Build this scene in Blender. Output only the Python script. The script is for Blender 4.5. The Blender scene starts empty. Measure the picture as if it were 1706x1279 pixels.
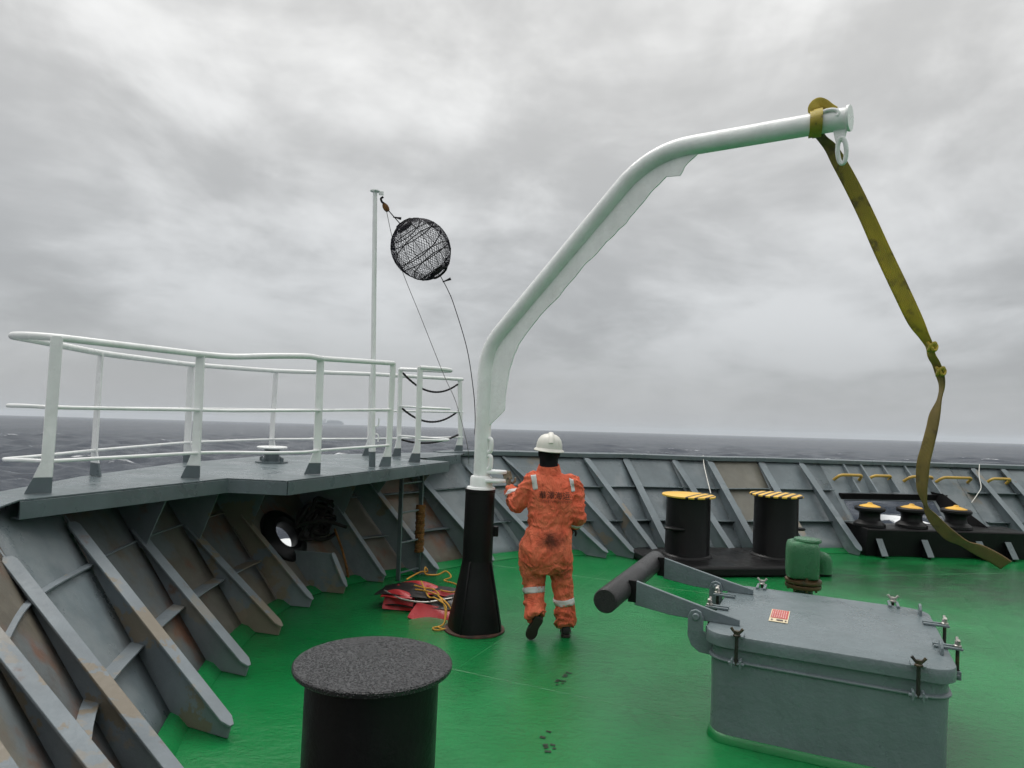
import bpy, bmesh, math, random
import numpy as np
from mathutils import Vector, Matrix, noise
from mathutils.bvhtree import BVHTree

random.seed(7)
rng = np.random.default_rng(7)
SC = bpy.context.scene
COL = SC.collection
R = math.radians

# ------------------------------------------------------------------ camera
CAM_H = 1.95
cam_d = bpy.data.cameras.new('camera')
cam = bpy.data.objects.new('camera', cam_d)
COL.objects.link(cam)
SC.camera = cam
cam_d.sensor_fit = 'HORIZONTAL'
cam_d.sensor_width = 36.0
cam_d.lens = 1180.0 / 1706.0 * 36.0
cam_d.clip_start = 0.05
cam_d.clip_end = 40000
_p, _r = R(2.013), R(2.43)
_f = Vector((0, math.cos(_p), math.sin(_p)))
_r0 = Vector((1, 0, 0))
_u0 = Vector((0, -math.sin(_p), math.cos(_p)))
_R = _r0 * math.cos(_r) + _u0 * math.sin(_r)
_U = _r0 * -math.sin(_r) + _u0 * math.cos(_r)
cam.matrix_world = Matrix(((_R.x, _U.x, -_f.x, 0), (_R.y, _U.y, -_f.y, 0), (_R.z, _U.z, -_f.z, CAM_H), (0, 0, 0, 1)))

# ------------------------------------------------------------------ sky, sun, exposure
SUN_EL, SUN_AZ = R(63), R(-30)          # azimuth from +Y towards +X
world = bpy.data.worlds.new('World')
SC.world = world
world.use_nodes = True
wt = world.node_tree
wt.nodes.clear()


class NT:
    """small helper to write node trees"""
    def __init__(s, t):
        s.t = t

    def n(s, typ, **kw):
        nd = s.t.nodes.new(typ)
        for k, v in kw.items():
            if k.startswith('i_'):
                key = k[2:]
                key = int(key) if key.isdigit() else key.replace('_', ' ')
                s.put(nd.inputs[key], v)
            else:
                setattr(nd, k, v)
        return nd

    def put(s, sock, v):
        if isinstance(v, bpy.types.NodeSocket):
            s.t.links.new(v, sock)
        elif isinstance(v, bpy.types.Node):
            s.t.links.new(v.outputs[0], sock)
        else:
            sock.default_value = v

    def math(s, op, a, b=None, c=None, clamp=False):
        nd = s.n('ShaderNodeMath', operation=op, use_clamp=clamp)
        s.put(nd.inputs[0], a)
        if b is not None:
            s.put(nd.inputs[1], b)
        if c is not None:
            s.put(nd.inputs[2], c)
        return nd.outputs[0]

    def vmath(s, op, a, b=None):
        nd = s.n('ShaderNodeVectorMath', operation=op)
        s.put(nd.inputs[0], a)
        if b is not None:
            s.put(nd.inputs[1], b)
        return nd.outputs[0]

    def maprange(s, v, a, b, c, d, smooth=True):
        nd = s.n('ShaderNodeMapRange', interpolation_type='SMOOTHSTEP' if smooth else 'LINEAR')
        s.put(nd.inputs[0], v)
        for i, x in enumerate((a, b, c, d)):
            nd.inputs[i + 1].default_value = x
        return nd.outputs[0]

    def noise(s, vec, scale, detail=4, rough=.55, dist=0.0):
        nd = s.n('ShaderNodeTexNoise')
        s.put(nd.inputs['Vector'], vec)
        nd.inputs['Scale'].default_value = scale
        nd.inputs['Detail'].default_value = detail
        nd.inputs['Roughness'].default_value = rough
        nd.inputs['Distortion'].default_value = dist
        return nd.outputs[0]

    def mix(s, fac, a, b, blend='MIX'):
        nd = s.n('ShaderNodeMix', data_type='RGBA', blend_type=blend)
        s.put(nd.inputs[0], fac)
        for i, v in ((6, a), (7, b)):
            if isinstance(v, (tuple, list)) and len(v) == 3:
                v = (*v, 1)
            s.put(nd.inputs[i], v)
        return nd.outputs[2]

    def mapping(s, vec, loc=(0, 0, 0), scale=(1, 1, 1), rot=(0, 0, 0)):
        nd = s.n('ShaderNodeMapping')
        s.put(nd.inputs[0], vec)
        nd.inputs[1].default_value = loc
        nd.inputs[2].default_value = rot
        nd.inputs[3].default_value = scale
        return nd.outputs[0]


W = NT(wt)
w_out = W.n('ShaderNodeOutputWorld')
w_bg = W.n('ShaderNodeBackground')
tc = W.n('ShaderNodeTexCoord').outputs['Generated']
sep = W.n('ShaderNodeSeparateXYZ')
W.put(sep.inputs[0], tc)
zz = W.math('MAXIMUM', sep.outputs[2], 0.0)
den = W.math('ADD', zz, 0.30)
comb = W.n('ShaderNodeCombineXYZ')
W.put(comb.inputs[0], W.math('DIVIDE', sep.outputs[0], den))
W.put(comb.inputs[1], W.math('DIVIDE', sep.outputs[1], den))
comb.inputs[2].default_value = 3.7
layer = comb.outputs[0]
warp = W.n('ShaderNodeTexNoise')
W.put(warp.inputs['Vector'], layer)
warp.inputs['Scale'].default_value = .9
warp.inputs['Detail'].default_value = 2
wv = W.vmath('SUBTRACT', warp.outputs['Color'], (.5, .5, .5))
sc_ = W.n('ShaderNodeVectorMath', operation='SCALE')
W.put(sc_.inputs[0], wv)
sc_.inputs['Scale'].default_value = .9
layer2 = W.vmath('ADD', layer, sc_.outputs[0])
n1 = W.noise(W.mapping(layer2, (7.1, 3.4, 0), (1, .8, 1)), .8, 4, .52, 0)
n2 = W.noise(W.mapping(layer2, (9.0, 2.0, 5.0), (1, 1.1, 1), (0, 0, .5)), 2.6, 6, .58, 0)
n3 = W.noise(W.mapping(tc, (2.5, 7.7, .6), (1.0, 1.0, 1.8)), 2.9, 5, .58, .3)
cl = W.math('ADD', W.math('MULTIPLY', n1, .46), W.math('ADD', W.math('MULTIPLY', n2, .28), W.math('MULTIPLY', n3, .46)))
tone = W.maprange(cl, .50, .71, .76, 1.22)
cie = W.math('MULTIPLY_ADD', zz, .58, .375)            # overcast sky: brighter towards the zenith
lum = W.math('MULTIPLY', cie, tone)
haze_band = W.maprange(zz, -.02, .14, 1.0, 0.0)
lum = W.math('ADD', W.math('MULTIPLY', lum, W.math('SUBTRACT', 1.0, W.math('MULTIPLY', haze_band, .8))),
             W.math('MULTIPLY', haze_band, .8 * .365))
tint = W.mix(W.maprange(zz, 0, .5, 0, 1), (.965, .995, 1.02), (1.0, 1.0, .985))
cloud_col = W.mix(1.0, tint, lum, 'MULTIPLY')
sky = W.n('ShaderNodeTexSky', sky_type='NISHITA', sun_disc=False)
sky.sun_elevation = SUN_EL
sky.sun_rotation = SUN_AZ
sky_dim = W.mix(1.0, sky.outputs[0], (.06, .06, .06), 'MULTIPLY')
W.put(w_bg.inputs[0], W.mix(.95, sky_dim, cloud_col))
w_bg.inputs[1].default_value = 1.0
wt.links.new(w_bg.outputs[0], w_out.inputs[0])

sun_d = bpy.data.lights.new('sun', 'SUN')
sun_d.energy = 1.5
sun_d.angle = R(42)
sun_d.color = (1.0, .97, .93)
sun = bpy.data.objects.new('sun', sun_d)
COL.objects.link(sun)
_sd = Vector((math.sin(SUN_AZ) * math.cos(SUN_EL), math.cos(SUN_AZ) * math.cos(SUN_EL), math.sin(SUN_EL)))
sun.rotation_euler = _sd.to_track_quat('Z', 'Y').to_euler()

SC.view_settings.view_transform = 'Standard'
SC.view_settings.look = 'None'
SC.view_settings.exposure = 0.36
SC.view_settings.gamma = 1.0
SC.view_settings.use_curve_mapping = False
SC.render.engine = 'CYCLES'
SC.cycles.use_denoising = True
SC.cycles.max_bounces = 6
SC.cycles.volume_bounces = 1
SC.cycles.use_adaptive_sampling = True
SC.cycles.adaptive_threshold = .025
SC.cycles.caustics_reflective = False
SC.cycles.caustics_refractive = False

# ------------------------------------------------------------------ materials
MATS = {}


def material(name):
    m = bpy.data.materials.new(name)
    m.use_nodes = True
    m.node_tree.nodes.clear()
    t = NT(m.node_tree)
    out = t.n('ShaderNodeOutputMaterial')
    b = t.n('ShaderNodeBsdfPrincipled')
    m.node_tree.links.new(b.outputs[0], out.inputs[0])
    MATS[name] = m
    return m, t, b


def paint(name, col, rough=.42, var=.16, patches=(), bump=((22, .10),), rvar=.15, spec=.5, metallic=0.0, coords='POS', drops=0.0):
    """painted steel: base colour with soft mottling, patches of other paint or rust, uneven gloss, lumpy coats"""
    m, t, b = material(name)
    if coords == 'POS':
        pos = t.n('ShaderNodeNewGeometry').outputs['Position']
    else:
        pos = t.n('ShaderNodeTexCoord').outputs['Object']
    c0 = tuple(x * (1 - var) for x in col)
    c1 = tuple(min(1, x * (1 + var)) for x in col)
    c = t.mix(t.maprange(t.noise(pos, 1.7, 6, .62), .32, .68, 0, 1), c0, c1)
    c = t.mix(t.maprange(t.noise(t.mapping(pos, (3, 1, 7), (1, 1, .35)), 9, 5, .6), .35, .75, 0, .35), c, tuple(x * .72 for x in col))
    for i, (pc, sc, lo, hi, amt, off) in enumerate(patches):
        f = t.maprange(t.noise(t.mapping(pos, (off, off * .37, off * 1.9)), sc, 7, .6, .15), lo, hi, 0, amt)
        c = t.mix(f, c, pc)
    t.put(b.inputs['Base Color'], c)
    rn = t.noise(t.mapping(pos, (11, 2, 5)), 3.1, 5, .6)
    t.put(b.inputs['Roughness'], t.maprange(rn, .3, .7, max(.03, rough - rvar), min(1, rough + rvar)))
    b.inputs['Specular IOR Level'].default_value = spec
    b.inputs['Metallic'].default_value = metallic
    nrm = None
    for sc, st in bump:
        bn = t.n('ShaderNodeBump')
        bn.inputs['Strength'].default_value = st
        bn.inputs['Distance'].default_value = .02
        t.put(bn.inputs['Height'], t.noise(t.mapping(pos, (sc, 0, 0)), sc, 5, .6))
        if nrm is not None:
            t.put(bn.inputs['Normal'], nrm)
        nrm = bn.outputs[0]
    if drops:
        v = t.n('ShaderNodeTexVoronoi', feature='F1')
        t.put(v.inputs['Vector'], pos)
        v.inputs['Scale'].default_value = drops
        bn = t.n('ShaderNodeBump')
        bn.inputs['Strength'].default_value = .62
        bn.inputs['Distance'].default_value = .02
        t.put(bn.inputs['Height'], t.maprange(v.outputs['Distance'], .0, .55, 1, 0))
        if nrm is not None:
            t.put(bn.inputs['Normal'], nrm)
        nrm = bn.outputs[0]
    if nrm is not None:
        t.put(b.inputs['Normal'], nrm)
    return m


TAN = (.205, .172, .125)  # tan primer, toned down to deepen the shade under the platform
RUST = (.16, .062, .026)
DGREY = (.085, .10, .11)
GREY = (.112, .142, .152)
paint('grey_paint', GREY, .33, .12, [((.20, .235, .245), 2.3, .55, .75, .35, 3.1)], ((30, .10), (6, .08)))
paint('grey_hatch', (.136, .172, .184), .32, .08, [((.22, .255, .265), 3.0, .55, .8, .3, 1.7)], ((60, .12), (14, .30), (4, .22)), rvar=.12)
paint('grey_stay', (.155, .188, .205), .45, .14,
      [(TAN, .8, .63, .65, .8, 4.2), ((.235, .265, .28), 3.1, .55, .62, .5, 9.9), (RUST, 5.0, .66, .78, .8, 2.0)], ((35, .12), (7, .12)))
paint('grey_stay_worn', (.185, .215, .235), .5, .15,
      [(TAN, 1.1, .55, .565, .9, 4.9), ((.26, .22, .165), 2.7, .58, .62, .5, 7.1), (RUST, 4.0, .62, .76, .9, 2.4)], ((35, .14), (7, .14)))
paint('panel_grey', (.150, .182, .197), .36, .15, [((.24, .265, .275), 1.3, .52, .62, .5, 6.6), (TAN, .9, .60, .66, .7, 8.2), (RUST, 6.5, .70, .82, .6, 1.0)], ((25, .12), (4, .15)))
paint('panel_beige', (.175, .168, .140), .5, .15, [((.15, .175, .185), .9, .55, .6, .8, 5.2), (RUST, 4.5, .64, .78, .5, 3.0)], ((25, .12), (5, .15)))
paint('panel_tan', (.142, .134, .112), .5, .2, [((.13, .155, .165), .9, .52, .58, .8, 5.2), (RUST, 2.8, .58, .76, .8, 3.0), ((.12, .10, .07), 5.5, .55, .8, .6, 7.0)], ((25, .16), (5, .2)))  # tan paint, base darkened to add shade under the platform
paint('panel_rusty', (.132, .118, .092), .58, .24, [((.11, .13, .14), .8, .50, .56, .8, 2.2), (RUST, 2.1, .50, .70, .85, 13.0), ((.07, .055, .04), 4.5, .54, .8, .7, 7.7)], ((25, .2), (5, .25)))  # rust and old paint; under-platform shade is also worked into the base
paint('white_paint', (.86, .875, .865), .3, .05, [((.62, .64, .60), 3.4, .60, .85, .5, 2.2)], ((18, .10), (70, .06)), rvar=.1)
paint('white_davit', (.84, .86, .845), .3, .05, [((.60, .62, .57), 4.4, .58, .80, .45, 5.2), ((.80, .80, .78), 14, .5, .7, .6, 1.0)], ((14, .22), (48, .16)), rvar=.1)
paint('black_paint', (.0065, .0065, .007), .40, .3, [((.03, .03, .03), 6, .68, .80, .5, 3.0)], ((40, .14), (8, .1)), rvar=.12, spec=.22)
paint('black_wet', (.019, .019, .021), .30, .2, [], ((6, .05),), rvar=.06, drops=105)
paint('black_wet_fine', (.020, .020, .021), .36, .2, [], ((6, .05),), rvar=.06, drops=210)
paint('dark_metal', (.035, .033, .030), .4, .3, [((.10, .07, .03), 9, .5, .7, .8, 4.0)], ((60, .2),), metallic=.4)
paint('bronze', (.10, .062, .028), .42, .3, [((.03, .05, .03), 12, .5, .7, .7, 4.0)], ((60, .2),), metallic=.5)
paint('galvanised', (.42, .41, .38), .4, .2, [((.25, .18, .10), 20, .55, .7, .6, 4.0)], ((80, .1),), metallic=.7)
paint('yellow_paint', (.72, .40, .035), .42, .12, [((.25, .13, .02), 9, .62, .76, .7, 2.0)], ((40, .12),))
paint('yellow_handle', (.52, .33, .06), .42, .12, [((.22, .14, .05), 13, .58, .76, .7, 2.0)], ((40, .12),))
paint('green_paint', (.032, .165, .068), .3, .16, [((.05, .21, .09), 5, .5, .75, .6, 2.0), ((.02, .05, .03), 14, .66, .8, .5, 5.0)], ((45, .2), (12, .2)), drops=160)
paint('green_dark', (.008, .026, .014), .4, .2, [], ((45, .2),))
paint('red_sheet', (.50, .022, .028), .38, .2, [((.20, .01, .012), 4, .5, .75, .6, 2.0)], ((30, .12),))
paint('black_sheet', (.012, .010, .010), .45, .3, [], ((30, .12),))
paint('rope_yellow', (.62, .33, .06), .8, .25, [], ((160, .5),), spec=.2)
paint('rope_brown', (.22, .105, .035), .85, .4, [((.07, .035, .012), 30, .45, .7, .8, 2.0)], ((120, .7),), spec=.2)
paint('rope_dark', (.016, .015, .017), .8, .2, [], ((120, .4),), spec=.25)
paint('rope_grey', (.024, .022, .021), .85, .3, [], ((120, .6),), spec=.2)
paint('wire', (.16, .155, .15), .6, .2, [], ((120, .4),))
paint('white_line', (.66, .65, .60), .7, .1, [], ((120, .4),))
paint('net', (.012, .010, .022), .75, .2, [], (), spec=.2)
paint('cap_white', (.74, .72, .66), .42, .06, [((.42, .38, .30), 9, .56, .72, .5, 3.3), ((.30, .27, .22), 26, .66, .76, .6, 8.3)], ((30, .06),))
paint('balaclava', (.010, .010, .012), .85, .2, [], ((140, .3),), spec=.2)
paint('glove_pale', (.26, .24, .18), .8, .2, [((.05, .05, .045), 16, .5, .62, .85, 3.0)], ((90, .4),), spec=.2)
paint('glove_dark', (.02, .02, .022), .8, .2, [], ((90, .4),), spec=.2)
paint('boot_leather', (.012, .010, .010), .4, .2, [], ((60, .25),))
paint('boot_sole', (.020, .013, .010), .6, .2, [], ((70, .35),))
paint('silver_tape', (.60, .60, .585), .45, .08, [((.42, .40, .38), 16, .5, .7, .6, 4.0)], ((60, .12),))
paint('ink', (.045, .024, .020), .8, .2, [((.50, .09, .045), 90, .64, .72, .8, 4.0)], ())
paint('ink_faint', (.22, .06, .035), .8, .2, [((.50, .09, .045), 90, .5, .6, .9, 4.0)], ())
paint('sticker_cream', (.72, .62, .42), .5, .08, [], ())
paint('sticker_red', (.48, .05, .04), .5, .12, [], ())
paint('sticker_pink', (.72, .42, .38), .5, .12, [], ())
paint('sticker_dark', (.10, .07, .06), .5, .12, [], ())
paint('skin', (.28, .15, .10), .5, .1, [], ())
paint('far_hull', (.20, .22, .24), .6, .1, [], ())  # paint kept pale grey so part of the haze fade is in the colour
paint('far_white', (.55, .55, .55), .6, .1, [], ())


def make_cloth():
    m, t, b = material('orange_cloth')
    pos = t.n('ShaderNodeTexCoord').outputs['Object']
    sp = t.n('ShaderNodeSeparateXYZ')
    t.put(sp.inputs[0], pos)
    c = t.mix(t.maprange(t.noise(pos, 7, 6, .6), .3, .7, 0, 1), (.72, .130, .066), (.86, .215, .115))
    c = t.mix(t.maprange(t.noise(t.mapping(pos, (2, 2, 2), (1, 1, .4)), 12, 6, .65), .52, .74, 0, .32), c, (.36, .05, .026))
    # grime: a dark sat-on stain on the seat and smudges on the thighs, with their own outline
    n = t.noise(pos, 15, 6, .65)
    dx = t.math('SUBTRACT', sp.outputs[0], .00)
    dz = t.math('SUBTRACT', sp.outputs[2], .845)
    d = t.math('SQRT', t.math('ADD', t.math('POWER', t.math('DIVIDE', dx, .12), 2), t.math('POWER', t.math('DIVIDE', dz, .085), 2)))
    f = t.maprange(t.math('ADD', d, t.math('MULTIPLY', n, 2.2)), 1.2, 2.6, .92, 0)
    c = t.mix(f, c, (.055, .018, .012))
    low = t.maprange(sp.outputs[2], .45, .95, 1, 0)
    f2 = t.math('MULTIPLY', t.maprange(t.noise(t.mapping(pos, (5, 0, 3)), 5.5, 6, .6), .50, .70, 0, .55), low)
    c = t.mix(f2, c, (.16, .03, .018))
    st_ = t.noise(t.mapping(pos, (4, 1, 2), (1, 1, .22)), 24, 6, .62, .4)  # upright dark streaks: fold shading painted into the cloth colour
    c = t.mix(t.maprange(st_, .54, .72, 0, .38), c, (.34, .05, .03))
    c = t.mix(t.maprange(t.noise(t.mapping(pos, (8, 3, 1), (1, 1, .5)), 4.5, 6, .6), .56, .72, 0, .20), c, (.85, .30, .20))
    t.put(b.inputs['Base Color'], c)
    b.inputs['Roughness'].default_value = .82
    b.inputs['Specular IOR Level'].default_value = .25
    rn = t.math('ABSOLUTE', t.math('SUBTRACT', t.noise(t.mapping(pos, (0, 0, 0), (1, 1, .55)), 11, 4, .5, 1.1), .5))
    bn = t.n('ShaderNodeBump')
    bn.inputs['Strength'].default_value = .85
    bn.inputs['Distance'].default_value = .07
    t.put(bn.inputs['Height'], rn)
    b2 = t.n('ShaderNodeBump')
    b2.inputs['Strength'].default_value = .35
    b2.inputs['Distance'].default_value = .02
    t.put(b2.inputs['Height'], t.noise(pos, 34, 4, .55, .4))
    t.put(b2.inputs['Normal'], bn.outputs[0])
    t.put(b.inputs['Normal'], b2.outputs[0])


make_cloth()


def make_strap():
    m, t, b = material('strap_web')
    uv = t.n('ShaderNodeTexCoord').outputs['UV']
    sp = t.n('ShaderNodeSeparateXYZ')
    t.put(sp.inputs[0], uv)
    pos = t.n('ShaderNodeNewGeometry').outputs['Position']
    c = t.mix(t.maprange(t.noise(pos, 3.5, 6, .6), .35, .68, 0, 1), (.46, .35, .022), (.30, .22, .025))
    c = t.mix(t.maprange(sp.outputs[1], .02, .22, .85, 0), c, (.085, .072, .022))
    c = t.mix(t.maprange(sp.outputs[1], .28, .46, 0, .75), c, (.115, .082, .028))
    c = t.mix(t.maprange(t.noise(t.mapping(pos, (3, 3, 1)), 9, 6, .6), .50, .66, 0, .7), c, (.055, .038, .018))
    c = t.mix(t.maprange(sp.outputs[1], .74, .92, 0, .7), c, (.20, .115, .05))
    stripe = t.math('SINE', t.math('MULTIPLY', sp.outputs[0], 62.0))
    c = t.mix(t.maprange(stripe, .2, .9, 0, .22), c, (.06, .045, .01))
    t.put(b.inputs['Base Color'], c)
    b.inputs['Roughness'].default_value = .55
    bn = t.n('ShaderNodeBump')
    bn.inputs['Strength'].default_value = .4
    bn.inputs['Distance'].default_value = .004
    t.put(bn.inputs['Height'], stripe)
    t.put(b.inputs['Normal'], bn.outputs[0])


make_strap()
paint('strap_yellow', (.47, .36, .035), .55, .25, [((.10, .075, .03), 16, .55, .68, .85, 2.0)], ((200, .4), (40, .2)))


def make_hazard(name, period, duty, shift, plain_to, heading):
    """yellow cap painted with dark diagonal bars on the far side"""
    m, t, b = material(name)
    pos = t.n('ShaderNodeTexCoord').outputs['Object']
    sp = t.n('ShaderNodeSeparateXYZ')
    t.put(sp.inputs[0], t.mapping(pos, (0, 0, 0), (1, 1, 1), (0, 0, heading)))
    ph = t.math('FRACT', t.math('DIVIDE', t.math('ADD', sp.outputs[0], shift), period))
    bar = t.math('LESS_THAN', ph, duty)
    far = t.math('GREATER_THAN', sp.outputs[0], plain_to)
    wear = t.maprange(t.noise(pos, 14, 6, .65), .60, .72, 0, .7)
    c = t.mix(t.math('MULTIPLY', bar, far), (.80, .48, .07), (.025, .018, .014))
    c = t.mix(wear, c, (.40, .22, .05))
    t.put(b.inputs['Base Color'], c)
    b.inputs['Roughness'].default_value = .42


make_hazard('hazard_part', .105, .34, .03, .015, R(38))
make_hazard('hazard_full', .10, .42, .0, -1.0, R(38))


def make_deck():
    m, t, b = material('deck_green')
    pos = t.n('ShaderNodeNewGeometry').outputs['Position']
    sp = t.n('ShaderNodeSeparateXYZ')
    t.put(sp.inputs[0], pos)
    c = t.mix(t.maprange(t.noise(pos, .8, 6, .6), .3, .7, 0, 1), (.006, .142, .036), (.009, .190, .051))
    c = t.mix(t.maprange(t.noise(t.mapping(pos, (0, 0, 0), (1, .45, 1)), 6, 6, .65), .52, .78, 0, .45), c, (.010, .095, .028))
    c = t.mix(t.maprange(t.noise(pos, 38, 3, .6), .66, .74, 0, .55), c, (.012, .06, .022))
    c = t.mix(t.maprange(t.noise(t.mapping(pos, (7, 3, 0)), 3.0, 7, .6), .60, .66, 0, .30), c, (.016, .21, .065))
    for sc_m, lo, hi, amt, colr, mp in ((22, .68, .72, .8, (.010, .028, .016), (1, 1, 1)), (3.2, .64, .70, .5, (.020, .085, .034), (1, .35, 1)), (60, .70, .74, .7, (.10, .24, .14), (1, 1, 1))):
        c = t.mix(t.maprange(t.noise(t.mapping(pos, (sc_m, 2, 0), mp), sc_m, 6, .68), lo, hi, 0, amt), c, colr)
    # trodden dirt lying in the wet patch by the roller fairlead
    d = t.math('SQRT', t.math('ADD', t.math('POWER', t.math('DIVIDE', t.math('SUBTRACT', sp.outputs[0], 6.0), 2.9), 2),
                              t.math('POWER', t.math('DIVIDE', t.math('SUBTRACT', sp.outputs[1], 9.1), 1.35), 2)))
    nn = t.noise(t.mapping(pos, (1, 1, 0), (1, 2.2, 1)), 1.5, 8, .66)
    f = t.maprange(t.math('ADD', d, t.math('MULTIPLY', nn, 1.5)), 1.15, 2.0, .9, 0)
    f = t.math('MULTIPLY', f, t.maprange(t.noise(t.mapping(pos, (9, 2, 0), (.8, 3.0, 1)), 3.4, 8, .7), .36, .62, .25, 1))
    c = t.mix(f, c, (.016, .035, .020))
    t.put(b.inputs['Base Color'], c)
    wet = t.noise(t.mapping(pos, (2, 8, 0)), .9, 6, .55)
    t.put(b.inputs['Roughness'], t.maprange(wet, .36, .62, .08, .24))
    b.inputs['Specular IOR Level'].default_value = .42
    nrm = None
    for sc, st, mp in ((140, .16, (1, 1, 1)), (26, .16, (1, 1, 1)), (7, .16, (1, 1.5, 1)), (1.6, .14, (1, 1.3, 1))):
        bn = t.n('ShaderNodeBump')
        bn.inputs['Strength'].default_value = st
        bn.inputs['Distance'].default_value = .02
        t.put(bn.inputs['Height'], t.noise(t.mapping(pos, (sc, 0, 0), mp), sc, 5, .6))
        if nrm is not None:
            t.put(bn.inputs['Normal'], nrm)
        nrm = bn.outputs[0]
    t.put(b.inputs['Normal'], nrm)


make_deck()


def make_sea():
    m, t, b = material('sea_water')
    pos = t.n('ShaderNodeTexCoord').outputs['Object']
    at = t.n('ShaderNodeAttribute', attribute_name='crest')
    crest = at.outputs['Fac']
    c = t.mix(t.maprange(t.noise(pos, .02, 5, .6), .3, .7, 0, 1), (.018, .026, .040), (.030, .040, .056))
    a = t.noise(t.mapping(pos, (3, 5, 0), (1, .5, 1)), .030, 3, .5)
    bnz = t.noise(t.mapping(pos, (1, 9, 0), (.7, 1.6, 1)), .22, 7, .68)
    f = t.math('ADD', t.math('MULTIPLY', crest, .30), bnz)
    foam = t.math('MULTIPLY', t.maprange(f, .84, .93, 0, 1), t.math('MAXIMUM', t.maprange(a, .50, .60, 0, 1), t.maprange(crest, 1.4, 2.6, 0, .9)))
    c = t.mix(foam, c, (.72, .74, .75))
    t.put(b.inputs['Base Color'], c)
    t.put(b.inputs['Roughness'], t.math('ADD', .22, t.math('MULTIPLY', foam, .6)))
    b.inputs['IOR'].default_value = 1.33
    b.inputs['Specular IOR Level'].default_value = .11
    nrm = None
    for sc, st, dist in ((.30, 1.0, 1.0), (.9, .9, .35), (3.0, .6, .08)):
        bn = t.n('ShaderNodeBump')
        bn.inputs['Strength'].default_value = st
        bn.inputs['Distance'].default_value = dist
        t.put(bn.inputs['Height'], t.noise(t.mapping(pos, (sc, 0, 0), (.6, 1.2, 1), (0, 0, .4)), sc, 5, .6))
        if nrm is not None:
            t.put(bn.inputs['Normal'], nrm)
        nrm = bn.outputs[0]
    t.put(b.inputs['Normal'], nrm)


make_sea()

# ------------------------------------------------------------------ mesh helpers
Vc = Vector


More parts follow.
